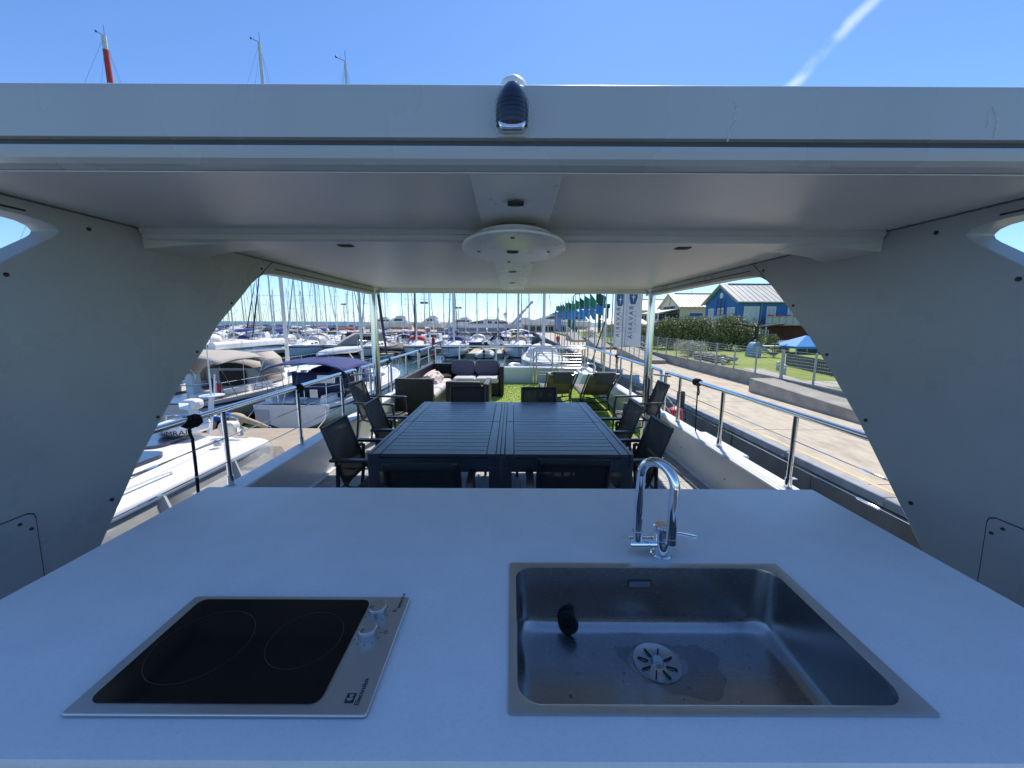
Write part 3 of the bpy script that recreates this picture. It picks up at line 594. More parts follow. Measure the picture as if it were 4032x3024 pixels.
for i in range(1, 17):
    a = math.pi * i / 16; pts.append((sxp + ux * rr * (1 - math.cos(a)), syp + uy * rr * (1 - math.cos(a)), zc + rr * math.sin(a)))
pts.append((ox, oy, .105))
MB().tube(pts, .0125, 20).obj('spout', 'chrome', fa, smooth=True)
MB().tube([(sxp, syp, .043), (sxp, syp, .075)], .0148, 24).obj('spout_collar', 'chrome', fa, smooth=True)
MB().tube([(ox, oy, .108), (ox, oy, .092)], [.0132, .0135], 24).obj('aerator', 'chrome', fa, smooth=True)
secs = []
for i in range(8):
    t_ = i / 7; wq = .0075 + .004 * t_ - (.006 if i == 7 else 0); h = .0055 - .002 * t_; cx_, cy_, cz_ = bx + .018 + .085 * t_, by - .004 + .008 * t_, .070 - .012 * t_ - .006 * t_ * t_
    secs.append([(cx_, cy_ + wq * math.cos(a), cz_ + h * math.sin(a)) for a in [2 * math.pi * j / 12 for j in range(12)]])
MB().loft(secs, closed=True, cap0=True, cap1=True).obj('lever', 'chrome', fa, smooth=True)
MB().lathe([(0, .092), (.0085, .092), (.0085, .0935), (.0065, .094), (0, .0925)], 20, (bx - .003, by - .003, 0)).obj('lever_cap', 'steel', fa, smooth=True)

# ================================================================== DECK FURNITURE
def dining_table(label, x0, x1):
    y0, y1, z = 2.405, 4.075, .74
    t = thing('dining_table', label, 'table', ((x0 + x1) / 2, (y0 + y1) / 2, 0), group='dining tables pushed together')
    cx, cy = (x0 + x1) / 2, (y0 + y1) / 2; hx, hy = (x1 - x0) / 2, (y1 - y0) / 2
    for a, b_ in ((-hx, -hx + .026), (hx - .026, hx)): MB().box(a, b_, -hy, hy, z - .085, z).obj('edge_rail', 'table_metal', t, bevel=.003)
    for ya, yb in ((-hy, -.003), (.003, hy)):
        for a, b_ in ((-hx + .029, -hx + .088), (hx - .088, hx - .029)): MB().box(a, b_, ya + .001, yb - .001, z - .03, z - .001).obj('frame_rail', 'table_metal', t, bevel=.003)
        n = 10; wd = (yb - ya) / n
        for i in range(n):
            MB().box(-hx + .091, hx - .091, ya + i * wd + .0014, ya + (i + 1) * wd - .0014, z - .026, z - .0015).obj('slat', 'table_metal', t, bevel=.003)
    MB().box(-hx + .02, hx - .02, -hy + .01, hy - .01, z - .040, z - .0325).obj('gap_light_block', 'table_metal', t)  # added sheet, keeps sunlight from showing through the gaps of the top
    MB().box(-hx + .026, hx - .026, -hy, -hy + .022, z - .045, z - .0305).obj('end_rail', 'table_metal', t)
    MB().box(-hx + .004, hx - .004, -hy + .006, -hy + .03, z - .125, z - .046).obj('apron', 'table_metal', t); MB().box(-hx + .03, hx - .03, hy - .03, hy - .006, z - .10, z - .032).obj('apron', 'table_metal', t)
    for a in (-hx, hx - .075):
        for b_ in (-hy, hy - .075): MB().box(a, a + .075, b_, b_ + .075, 0, z - .087).obj('leg', 'table_metal', t, bevel=.004)
    MB().box(-hx + .03, hx - .03, -.03, .03, z - .07, z - .031).obj('cross_brace', 'table_metal', t)
dining_table('dark slatted metal dining table, the half on the marina side', -.945, -.0755)
dining_table('dark slatted metal dining table, the half on the quay side', -.0735, .797)

def make_chair():
    t = thing('dining_chair', 'x', 'chair', group='black sling armchairs')
    W = .235
    for sx in (-1, 1):
        MB().tube([(sx * W, .25, 0), (sx * W, .245, .40), (sx * W, .225, .60), (sx * W, .20, .625)], .0145, 8).obj('leg', 'chair_metal', t, smooth=True)
        MB().tube([(sx * W, -.25, 0), (sx * W, -.20, .40), (sx * W, -.19, .60)], .0145, 8).obj('leg', 'chair_metal', t, smooth=True)
        MB().prism([(-.24, .620), (.22, .612), (.245, .618), (.25, .628), (.22, .634), (-.24, .642)], 'x', sx * W - .024, sx * W + .024).obj('armrest', 'chair_metal', t, bevel=.004)
        MB().tube([(sx * .195, .26, .40), (sx * .195, .22, .425), (sx * .195, -.10, .405), (sx * .195, -.145, .415), (sx * .195, -.17, .46), (sx * .195, -.305, .85)], .0125, 8).obj('side_rail', 'chair_metal', t, smooth=True)
        MB().tube([(sx * .195, -.02, .405), (sx * W, .0, .33), (sx * W, .24, .30)], .010, 6).obj('side_brace', 'chair_metal', t, smooth=True)
        MB().bar((sx * .195, -.21, .60), (sx * W, -.20, .60), .02, .02).obj('arm_bracket', 'chair_metal', t)
    for y, z in ((.24, .395), (-.20, .40)): MB().tube([(-W, y, z), (W, y, z)], .011, 8).obj('crossbar', 'chair_metal', t, smooth=True)
    prof = [(.265, .392), (.25, .418), (.22, .428), (.05, .412), (-.09, .408)]
    MB().loft([[(x, y, z - .012 * (1 - (x / .19) ** 2)) for x in [-.19 + .38 * i / 8 for i in range(9)]] for y, z in prof]).obj('seat', 'sling', t, smooth=True, solid=.004)
    prof = [(-.150, .425), (-.175, .475), (-.24, .665), (-.285, .80), (-.308, .852), (-.315, .838), (-.312, .815)]
    MB().loft([[(x, y - .014 * (1 - (x / .19) ** 2), z) for x in [-.19 + .38 * i / 8 for i in range(9)]] for y, z in prof]).obj('backrest', 'sling', t, smooth=True, solid=.004)
    MB().tube([(-.195, -.306, .848), (.195, -.306, .848)], .009, 8).obj('top_bar', 'chair_metal', t, smooth=True)
    MB().tube([(-.19, -.205, .56), (-.1, -.228, .548), (0, -.235, .544), (.1, -.228, .548), (.19, -.205, .56)], .008, 6).obj('back_bar', 'chair_metal', t, smooth=True)
    return t
ch0 = make_chair()
spots = [(-1.03, 2.81, -90, 'black sling armchair on the marina side of the table, nearest the counter'),
         (-1.03, 3.58, -88, 'black sling armchair on the marina side of the table, at its far end'),
         (-1.63, 4.70, -92, 'black sling armchair by the marina railing, standing back from the table beside the steel pole'),
         (.83, 2.83, 91, 'black sling armchair on the quay side of the table, nearest the tap'),
         (.865, 3.55, 89, 'black sling armchair on the quay side of the table, at its far end'),
         (1.60, 4.79, 88, 'black sling armchair by the quay railing, standing back from the table beside the steel pole'),
         (-.488, 2.24, 2, 'black sling armchair between counter and table, the one in front of the hob side'),
         (.35, 2.32, -1, 'black sling armchair between counter and table, the one beside the tap'),
         (-.51, 4.10, 180, 'black sling armchair at the far edge of the table, in front of the wicker armchair'),
         (.30, 4.05, 178, 'black sling armchair at the far edge of the table, in front of the loungers')]
for i, (x, y, a, lab) in enumerate(spots):
    o = ch0 if i == 0 else dup(ch0)
    o.location = (x, y, 0); o.rotation_euler = (0, 0, R(a)); o['label'] = lab

# wicker corner sofa
so = thing('corner_sofa', 'black wicker corner sofa along the marina side of the deck', 'sofa', (-1.9, 8.8, 0))
def SB(x0, x1, y0, y1, z0, z1, nm, m='wicker', bv=.012): return MB().box(x0 + 1.9, x1 + 1.9, y0 - 8.8, y1 - 8.8, z0, z1).obj(nm, m, so, bevel=bv)
SB(-1.90, -1.805, 6.255, 8.80, .03, .66, 'back_panel'); SB(-1.80, -.275, 8.70, 8.80, .03, .66, 'back_panel')
SB(-1.90, -1.285, 6.15, 6.25, .03, .68, 'end_panel'); SB(-.27, -.18, 8.08, 8.80, .03, .665, 'end_panel')
for y in (6.255, 6.87, 7.48): SB(-1.80, -1.275, y, y + .60, .03, .30, 'seat_base')
SB(-1.80, -1.275, 8.10, 8.695, .03, .30, 'seat_base'); SB(-1.27, -.78, 8.10, 8.695, .03, .30, 'seat_base'); SB(-.775, -.275, 8.10, 8.695, .03, .30, 'seat_base')
for x0, x1, y0, y1 in ((-1.79, -1.27, 6.27, 6.86), (-1.79, -1.27, 6.87, 7.47), (-1.79, -1.27, 7.48, 8.06)):
    q = thing('seat_cushion', {6.27: 'pale seat cushion on the sofa, nearest the dining table', 6.87: 'pale seat cushion in the middle of the sofa arm under the towel', 7.48: 'pale seat cushion on the sofa next to the corner'}[y0], 'cushion', ((x0 + x1) / 2, (y0 + y1) / 2, .36), group='sofa seat cushions')
    MB().pillow((0, 0, 0), (x1 - x0, y1 - y0, .13), .16, 40, 12).obj('cushion_pad', 'cushion_light', q, smooth=True)
for x0, x1, lab in ((-1.26, -.785, 'pale seat cushion on the far sofa bench, beside the corner'), (-.775, -.28, 'pale seat cushion on the far sofa bench, beside its arm')):
    q = thing('seat_cushion', lab, 'cushion', ((x0 + x1) / 2, 8.36, .36), group='sofa seat cushions')
    MB().pillow((0, 0, 0), (x1 - x0, .60, .13), .16, 40, 12).obj('cushion_pad', 'cushion_light', q, smooth=True)
for x0, x1, lab in ((-1.36, -.835, 'grey-violet back cushion on the far sofa bench, nearer the corner'), (-.83, -.29, 'grey-violet back cushion on the far sofa bench, nearer its arm')):
    q = thing('back_cushion', lab, 'cushion', ((x0 + x1) / 2, 8.60, .42), group='sofa back cushions')
    MB().pillow((0, .02, .165), (x1 - x0, .16, .33), .18, 40, 14, Matrix.Rotation(R(-9), 3, 'X')).obj('cushion_pad', 'cushion_dark', q, smooth=True)
q = thing('wicker_side_table', 'low black wicker table standing in the corner of the sofa', 'side table', (-1.55, 8.42, .30))
MB().box(-.23, .22, -.22, .22, .0, .13).obj('table_body', 'wicker', q, bevel=.01)
for i in range(9): MB().box(-.22 + i * .049, -.22 + i * .049 + .04, -.215, .215, .131, .143).obj('top_slat', 'wicker', q)
q = thing('towel', 'pinkish white towel thrown over a bolster on the sofa', 'towel', (-1.58, 7.45, .42))
secs = []
for i in range(13):
    y = -.27 + .54 * i / 12; row = []
    for j in range(15):
        a = math.pi * (j / 14 * 1.15 - .075); fold = .012 * math.sin(9 * y + 2.5 * j) + .008 * math.sin(23 * y + j)
        row.append((.17 * math.cos(a) + .06 * y + fold, y + .03 * math.sin(j * .7), max(.003, .16 * math.sin(a) * (1 + .35 * math.sin(3.2 * y + 1)) + fold)))
    secs.append(row)
MB().loft(secs, cap0=True, cap1=True).obj('towel_cloth', 'towel', q, smooth=True, solid=.006)
q = thing('wicker_armchair', 'black wicker armchair seen from behind, between the table and the sofa', 'armchair', (-.66, 5.95, 0))
MB().box(-.32, .19, -.35, -.25, .03, .72).obj('back_panel', 'wicker', q, bevel=.012)
for a in (-.32, .235): MB().box(a, a + .085, -.245 if a < 0 else -.35, .32, .03, .66 if a < 0 else .69).obj('arm_panel', 'wicker', q, bevel=.012)
MB().box(.195, .23, -.345, -.25, .03, .66).obj('back_stile', 'wicker', q, bevel=.008)
MB().box(-.23, .23, -.24, .32, .05, .29).obj('seat_base', 'wicker', q, bevel=.01)
c_ = thing('seat_cushion', 'pale cushion on the wicker armchair', 'cushion', (-.66, 5.99, .35)); MB().pillow((0, 0, 0), (.45, .54, .12), .16, 36, 12).obj('cushion_pad', 'cushion_light', c_, smooth=True)

# sun loungers
def make_lounger():
    t = thing('sun_lounger', 'x', 'sun lounger', group='sun loungers on the turf')
    W = .245
    for sx in (-1, 1):
        MB().bar((sx * W, 0, .28), (sx * W, 1.30, .28), .03, .045).obj('side_rail', 'chair_metal', t, bevel=.004)
        MB().tube([(sx * W, .02, .29), (sx * (W + .01), -.72, .755)], .0155, 8).obj('back_rail', 'chair_metal', t, smooth=True)
        MB().tube([(sx * W, .12, .27), (sx * (W + .02), -.06, .0)], .014, 8).obj('leg', 'chair_metal', t, smooth=True)
        MB().tube([(sx * W, 1.15, .27), (sx * (W + .02), 1.28, .0)], .014, 8).obj('leg', 'chair_metal', t, smooth=True)
        MB().tube([(sx * (W - .03), -.40, .54), (sx * (W - .02), -.10, .26), (sx * (W - .02), .05, .14)], .010, 8).obj('back_prop', 'chair_metal', t, smooth=True)
    MB().tube([(-W - .02, -.05, .015), (W + .02, -.05, .015)], .012, 8).obj('foot_bar', 'chair_metal', t, smooth=True)
    MB().tube([(-W, .02, .16), (-W * .5, -.01, .135), (0, 0, .13), (W * .5, -.01, .135), (W, .02, .16)], .012, 8).obj('cross_tube', 'chair_metal', t, smooth=True)
    MB().tube([(-W, .05, .235), (0, .04, .205), (W, .05, .235)], .011, 8).obj('cross_tube', 'chair_metal', t, smooth=True)
    MB().tube([(-W, -.72, .755), (W, -.72, .755)], .0145, 8).obj('top_bar', 'chair_metal', t, smooth=True)
    MB().loft([[(x, y, .285 - .015 * (1 - (x / W) ** 2)) for x in [-W + .02 + (2 * W - .04) * i / 6 for i in range(7)]] for y in (.05, .4, .8, 1.28)]).obj('seat_sling', 'sling_beige', t, smooth=True, solid=.005)
    MB().loft([[(x, .02 - .74 * s_ + .02 * (1 - (x / W) ** 2), .29 + .465 * s_ - .02 * (1 - (x / W) ** 2)) for x in [-W + .02 + (2 * W - .04) * i / 6 for i in range(7)]] for s_ in (0, .3, .6, .95)]).obj('back_sling', 'sling_beige', t, smooth=True, solid=.005)
    hd = MB().loft([[(x, y, z) for x in (-.15, -.05, .05, .15)] for y, z in ((-.56, .69), (-.66, .76), (-.73, .782), (-.748, .772), (-.745, .74), (-.725, .66), (-.70, .585))]).obj('headrest_cloth', 'chair_metal', t, smooth=True, solid=.012)
    hd.data.materials[0] = M['head_cloth']
    MB().tube([(-.19, -.725, .785), (.19, -.725, .785)], .013, 8).obj('headrest_roll', 'cushion_light', hd, smooth=True)
    return t
mat('head_cloth', (.06, .065, .075), .9, var=.1, bump=.2, bscale=200)
l0 = make_lounger(); l0.location = (.835, 7.02, 0); l0['label'] = 'taupe sling sun lounger with raised back, the one nearer the sofa'
l1 = dup(l0); l1.location = (1.52, 6.94, 0); l1['label'] = 'taupe sling sun lounger with raised back, the one against the quay-side bulwark'; l1.rotation_euler = (0, 0, R(-1))

# ================================================================== QUAY, PROMENADE, GARDEN
prom = MB().box(5.42, 9.6, -12, 94, ZW - 3, ZP).obj('promenade', 'concrete', kind='structure')
qw = MB().box(5.36, 5.418, -12, 94, ZW - 3, ZP - .14).obj('quay_wall', 'quay_face', kind='structure')
r_ = random.Random(3)
pm = MB().box(0, .045, 0, 2.46, ZW - 1, ZP - .155); p0 = None
for i in range(16):
    y = -1 + i * 2.5
    o = pm.obj('wall_panel', 'quay_face', qw) if p0 is None else p0.copy()
    if p0 is None: p0 = o
    else: C.objects.link(o)
    o.location = (5.325 - .010 * (i % 3), y, 0)
cm = MB().box(0, .20, .006, 1.994, -.14, .012); c0 = None
for i in range(34):
    o = cm.obj('coping_stone', 'kerb_stone', prom, bevel=.02) if c0 is None else c0.copy()
    if c0 is None: c0 = o
    else: C.objects.link(o)
    o.location = (5.30 + r_.uniform(-.008, .008), 1.15 + i * 2.0, ZP + r_.uniform(-.004, .006))
b = MB(); b.box(5.545, 5.635, -10, 60, ZP + .001, ZP + .005); b.obj('painted_line', 'line_yellow', prom)
for y in (5.62, 8.7, 11.9, 15.2, 18.6, 22.0, 25.5, 29): MB().box(5.51, 9.59, y - .008, y + .008, ZP + .0005, ZP + .003).obj('expansion_joint', 'quay_face', prom)
MB().add([(9.6, -14, ZL), (90, -14, ZL), (90, 90, ZL), (9.6, 90, ZL)], [(0, 1, 2, 3)]).obj('lawn', 'lawn', kind='structure')
MB().add([(9.9, 12, ZL + .006), (10.6, 12, ZL + .006), (12.2, 18.6, ZL + .006), (11.3, 18.8, ZL + .006)], [(0, 1, 2, 3)]).add([(10.5, 13.4, ZL + .0065), (14.5, 13.0, ZL + .0065), (14.5, 14.2, ZL + .0065), (10.9, 14.8, ZL + .0065)], [(0, 1, 2, 3)]).obj('garden_path', 'path', kind='structure')
# concrete ramp block and garden wall with wire fence
tag(MB().prism([(2.6, ZP - .05), (13.8, ZP - .05), (13.8, -.363), (9.4, -.563), (2.6, -.85)], 'x', 8.6, 9.59).obj('concrete_ramp', 'wall_concrete', bevel=.02), 'low concrete ramp block along the promenade before the garden fence', 'ramp')
tag(MB().box(9.6, 9.82, -6, 60, ZP - .4, -.356).obj('garden_wall', 'wall_concrete', bevel=.015), 'long low concrete wall carrying the wire fence of the lawn', 'wall')
fe = thing('wire_fence', 'galvanised wire fence on the low wall before the lawn', 'fence', (9.7, 0, -.355))
pmesh = MB().box(-.025, .025, -.02, .02, 0, 1.015); f0 = None
for i in range(34):
    y = 7.75 + i * 1.5
    o = pmesh.obj('fence_post', 'galv', fe) if f0 is None else f0.copy()
    if f0 is None: f0 = o
    else: C.objects.link(o)
    o.location = (0, y, 0); o.parent = fe
    if abs(y - 13.75) < .1: o.scale = (1.7, 1.7, 1)
for i in range(10): MB().box(-.008, .008, 5, 58, .05 + i * .104, .05 + i * .104 + .009).obj('fence_rail', 'galv_thin', fe)
q = MB()
for i in range(360):
    y = 6.0 + i * .068
    q.bar((.012, y, .04), (.012, y, 1.0), .0014, .0014)
q.obj('fence_wires', 'galv_thin', fe, kind='stuff')
for k, (x0, x1, y0, y1, lab) in enumerate(((7.95, 9.3, 23.2, 29.3, 'concrete ramp with railing on the promenade behind the white banners'), (7.9, 9.3, 35.5, 41.5, 'concrete ramp with railing farther along the promenade, beneath the green flags'), (7.8, 9.3, 49.5, 56.5, 'farthest concrete ramp with railing where the promenade rises'))):
    t = thing('railed_ramp', lab, 'ramp', ((x0 + x1) / 2, y0, ZP))
    hx = (x1 - x0) / 2; L_ = y1 - y0
    MB().prism([(0, 0), (L_, 0), (L_, .62 + .2 * k), (0, .22)], 'x', -hx, hx).obj('ramp_block', 'wall_concrete', t)
    for j in range(7):
        y = L_ * j / 6; z = .22 + (.40 + .2 * k) * j / 6; MB().box(-hx + .02, -hx + .06, y - .02, y + .02, z, z + 1.0).obj('railing_post', 'galv', t)
    z1 = .62 + .2 * k
    for dz in (.25, .5, .75, 1.0): MB().bar((-hx + .04, 0, .22 + dz), (-hx + .04, L_, z1 + dz), .03, .03 if dz == 1 else .014).obj('railing_bar', 'galv_thin', t)
# shed and yellow box on the near kerb
t = thing('electric_pillar', 'grey metal cabinet with rusty base on the quay edge at the right', 'cabinet', (5.75, 5.2, ZP))
MB().box(-.16, .35, -.5, .02, .16, .72).obj('cabinet_body', 'galv', t, bevel=.02); MB().box(-.13, .32, -.48, 0, 0, .16).obj('cabinet_foot', 'rust', t)
MB().box(-.13, .32, .021, .024, .2, .68).obj('cabinet_door', 'galv_thin', t)
tag(MB().lathe([(.11, -1.9), (.11, .42), (.09, .46), (0, .46)], 14, (0, 0, 0)).obj('mooring_pile', 'wood_pile', loc=(4.85, 10.85, -.80), smooth=True), 'dark wooden mooring pile against the quay edge', 'pile')
for k, (y, zt_) in enumerate(((6.55, -1.15), (3.2, -1.35))):
    tag(MB().box(-.05, .05, -.05, .05, -1.6, 0).obj('quay_fender_post', 'galv', loc=(5.05, y, zt_)), ('short steel post on the quay wall beyond the storage box', 'short steel post on the quay wall near the worktop corner')[k], 'post')

# ------------------------------------------------------------------ houses
def win(parent, face, a0, a1, z0, z1, fixed, pane='curtain', mull=1, name='window'):
    """face 'y': wall at y=fixed looking to -y, a along x; face 'x': wall at x=fixed looking to -x, a along y"""
    fr = .09
    def bx(p0, p1, q0, q1, d0, d1):
        if face == 'y': return MB().box(p0, p1, fixed - d1, fixed - d0, q0, q1)
        return MB().box(fixed - d1, fixed - d0, p0, p1, q0, q1)
    f = MB()
    for (p0, p1, q0, q1) in ((a0, a1, z0, z0 + fr), (a0, a1, z1 - fr, z1), (a0, a0 + fr, z0 + fr, z1 - fr), (a1 - fr, a1, z0 + fr, z1 - fr)):
        g_ = bx(p0, p1, q0, q1, -.02, .07); f.add(g_.v, g_.f)
    for i in range(mull):
        c_ = a0 + (a1 - a0) * (i + 1) / (mull + 1); g_ = bx(c_ - .035, c_ + .035, z0 + fr, z1 - fr, -.02, .06); f.add(g_.v, g_.f)
    o = f.obj(name, 'trim_white', parent)
    bx(a0 + fr, a1 - fr, z0 + fr, z1 - fr, .005, .02).obj('pane', pane, o)
    return o
def house(label, x0, y0, W, Lx, upper, lower, ze=4.2, zr=6.25, zs=1.45):
    t = thing('house', label, 'house', (x0, y0, ZL)); off = Vector((x0, y0, ZL))
    q = thing_parent = t
    def loc(mb): mb.v = [tuple(Vector(v) - off) for v in mb.v]; return mb
    loc(MB().box(x0 + .03, x0 + Lx, y0 + .03, y0 + W - .03, ZL, zs)).obj('lower_wall', lower, t)
    loc(MB().prism([(y0, zs), (y0 + W, zs), (y0 + W, ze), (y0 + W / 2, zr - .1), (y0, ze)], 'x', x0, x0 + Lx)).obj('upper_wall', upper, t)
    ov = .45
    for s_ in (0, 1):
        ya, yb = (y0 - ov, y0 + W / 2) if s_ == 0 else (y0 + W / 2, y0 + W + ov)
        sl = (zr - ze) / (W / 2)
        za, zb_ = (ze - ov * sl, zr) if s_ == 0 else (zr, ze - ov * sl)
        rf = loc(MB().prism([(ya, za), (yb, zb_), (yb, zb_ + .10), (ya, za + .10)], 'x', x0 - .45, x0 + Lx + .3)).obj('roof_slope', 'roof_metal', t)
        if s_ == 0:
            for i in range(int(Lx / .62) + 1):
                x = x0 - .42 + i * .62; loc(MB().bar((x, ya, za + .12), (x, yb, zb_ + .12), .05, .06)).obj('roof_seam', 'roof_metal', rf)
            loc(MB().tube([(x0 - .45, ya - .05, za + .02), (x0 + Lx, ya - .05, za + .02)], .06, 8)).obj('gutter', 'roof_metal', t)
        loc(MB().prism([(ya, za - .16), (yb, zb_ - .16), (yb, zb_ + .02), (ya, za + .02)], 'x', x0 - .47, x0 - .43)).obj('barge_board', 'trim_olive', t)
    loc(MB().box(x0 + .6, x0 + Lx, y0 + W / 2 - .15, y0 + W / 2 + .15, zr + .07, zr + .17)).obj('ridge_cap', 'navy', t)
    return t, off
def hwin(t, off, *a, **k):
    o = win(t, *a, **k)
    for v in o.data.vertices: v.co -= off
    for ch in o.children:
        for v in ch.data.vertices: v.co -= off
t, off = house('blue timber house with brown ground floor and grey metal roof behind the lawn', 26, 45, 7.7, 15, 'house_blue', 'house_brown')
for a0, a1 in ((50.4, 51.8), (48.1, 49.6), (45.75, 47.3)): hwin(t, off, 'x', a0, a1, 1.55, 3.45, 26)
hwin(t, off, 'y', 26.6, 28.35, 1.42, 3.5, 45, mull=2, name='glass_door'); hwin(t, off, 'y', 29.2, 30.25, 2.1, 3.5, 45); hwin(t, off, 'y', 31.6, 33.0, 1.5, 3.5, 45)
hwin(t, off, 'y', 28.9, 29.7, -.3, .85, 45.03, pane='window_dark'); hwin(t, off, 'y', 26.7, 28.1, -.55, .95, 45.03, pane='window_dark', name='door')
MB().lathe([(0, -.06), (.36, -.06), (.36, .02), (0, .02)], 28, (-.02, 3.85, 5.55), 'x').obj('round_vent', 'trim_white', t)
MB().tube([(2.55, -.08, 4.6), (2.55, -.08, 1.2)], .05, 8).obj('drainpipe', 'trim_olive', t)
bl = thing('balcony', 'grey metal balcony with flower boxes on the blue house', 'balcony', (28.2, 43.4, 0))
MB().box(0, 5.4, 0, 1.58, 1.38, 1.50).obj('balcony_deck', 'galv', bl)
for i in range(8): MB().box(.02 + i * .76, .06 + i * .76, 0, .04, 1.5, 2.42).obj('baluster', 'galv', bl)
for z in (2.40, 2.12, 1.85): MB().box(0, 5.4, -.01, .05, z, z + .05).obj('balcony_rail', 'galv_thin', bl)
MB().box(.05, 5.3, .05, .062, 1.56, 2.36).obj('screen_sheet', 'galv_thin', bl)
for i in range(5):
    f = MB().box(.15 + i * .95, .75 + i * .95, -.16, .0, 2.38, 2.52).obj('flower_box', 'red_post', bl)
MB().bar((1.9, 0, 1.4), (3.0, 1.3, .2), .1, .1).obj('strut', 'house_brown', bl)
for x in (.1, 5.2): MB().box(x, x + .16, .05, .21, ZL, 1.38).obj('balcony_post', 'galv', bl)
tr = thing('terrace', 'raised terrace with pale railing along the gable of the blue house', 'terrace', (24.2, 44.6, 0))
MB().box(0, 1.78, 0, 8.6, 1.30, 1.46).obj('terrace_deck', 'galv', tr)
for i in range(9): MB().box(0, .05, i * 1.05, .05 + i * 1.05, 1.46, 2.45).obj('baluster', 'galv_thin', tr); 
for i in range(2): MB().box(.1, .25, .2 + i * 8, .35 + i * 8, ZL, 1.3).obj('terrace_post', 'galv', tr)
for z in (2.42, 2.1, 1.8): MB().box(-.01, .06, 0, 8.6, z, z + .045).obj('terrace_rail', 'galv_thin', tr)
for (ya, yb) in ((.06, 4.2), (4.3, 8.4)): MB().box(.02, .035, ya, yb, 1.5, 2.4).obj('glass_sheet', 'vinyl', tr)
# ladder-like frames on the blue gable
la = thing('trellis', 'thin dark trellis frame against the blue gable', 'trellis', (25.9, 48.8, 1.5))
for y in (-.9, .0, .9): MB().bar((0, y, 0), (0, y, 3.1), .05, .05).obj('upright', 'navy', la)
for z in (.6, 1.1, 1.6, 2.1, 2.6): MB().bar((0, -.9, z), (0, .9, z), .03, .03).obj('rung', 'navy', la)

t, off = house('cream timber house with letters on its gable behind the oleanders', 26, 60.7, 8.1, 15, 'house_cream', 'house_cream')
hwin(t, off, 'y', 27.4, 29.6, 1.5, 3.2, 60.7, pane='bright_blue', mull=0, name='blue_door'); hwin(t, off, 'y', 31.8, 33.2, 1.6, 3.2, 60.7)
v_, f_ = text_mesh('SUB DELPHINUS', .66, .02)
MB().add([(-.05 - c_, 6.6 - a, 4.05 - ZL - .25 + b_) for a, b_, c_ in v_], f_).obj('sign_letters', 'navy', t)
MB().tube([(-.06, 4.3 + .35 * math.cos(a), 5.75 - .1 + .6 * math.sin(a)) for a in [R(100 + i * 16) for i in range(11)]], .035, 6).obj('dolphin_emblem', 'banner_logo', t)
pc = thing('veranda', 'white glazed veranda on the gable side of the cream house', 'veranda', (22.6, 60.9, 0))
MB().prism([(0, 3.05), (3.38, 3.75), (3.38, 3.87), (0, 3.17)], 'y', -.3, 8.2).obj('veranda_roof', 'trim_white', pc)
MB().box(.1, 3.38, 0, 7.9, 1.3, 1.55).obj('veranda_floor', 'galv', pc); MB().box(.05, .18, 0, 7.9, 1.55, 1.9).obj('parapet', 'trim_white', pc)
for i in range(7): MB().box(.1, .25, i * 1.28, i * 1.28 + .16, 1.9, 3.05).obj('pillar', 'trim_white', pc)
for i in range(6): MB().box(.15, .2, i * 1.28 + .16, i * 1.28 + 1.28, 1.9, 3.0).obj('pane', 'window_dark', pc)
for i in range(3): MB().box(.25 + i * 1.1, 1.15 + i * 1.1, -.02, .03, 1.9, 3.0).obj('pane', 'window_dark', pc)
for y in (.1, 7.6):
    MB().box(.2, .4, y, y + .2, ZL, 1.3).obj('veranda_post', 'trim_white', pc)
t, off = house('farther cream timber house with grey metal roof, left of the lettered one', 26, 77.5, 8.1, 12, 'house_cream', 'house_cream')
hwin(t, off, 'y', 27.4, 28.9, 1.6, 3.2, 77.5); hwin(t, off, 'y', 31, 32.4, 1.6, 3.2, 77.5); hwin(t, off, 'x', 79, 80.4, 1.6, 3.2, 26); hwin(t, off, 'x', 82, 83.4, 1.6, 3.2, 26)
sh = thing('garden_shed', 'low shed with pale grey sloping roof beyond the white banners', 'shed', (15.5, 62, ZL))
MB().box(0, 9.6, 0, 5, 0, 1.8).obj('shed_wall', 'house_cream', sh); MB().prism([(-.4, 1.75), (5.4, 2.75), (5.4, 2.85), (-.4, 1.85)], 'x', -.4, 10).obj('shed_roof', 'roof_metal', sh)
for i in range(12): MB().bar((-.3 + i * .86, -.4, 1.87), (-.3 + i * .86, 5.4, 2.87), .05, .05).obj('roof_seam', 'roof_metal', sh)
an = thing('roof_antenna', 'thin television antenna above the cream roofs', 'antenna', (30, 66, 6.0))
MB().tube([(0, 0, 0), (0, 0, 2.3)], .035, 6).obj('pole', 'wire', an)
for z, l_ in ((2.2, .9), (1.9, .6), (1.6, .4)): MB().tube([(-l_, 0, z), (l_, 0, z)], .02, 5).obj('element', 'wire', an)

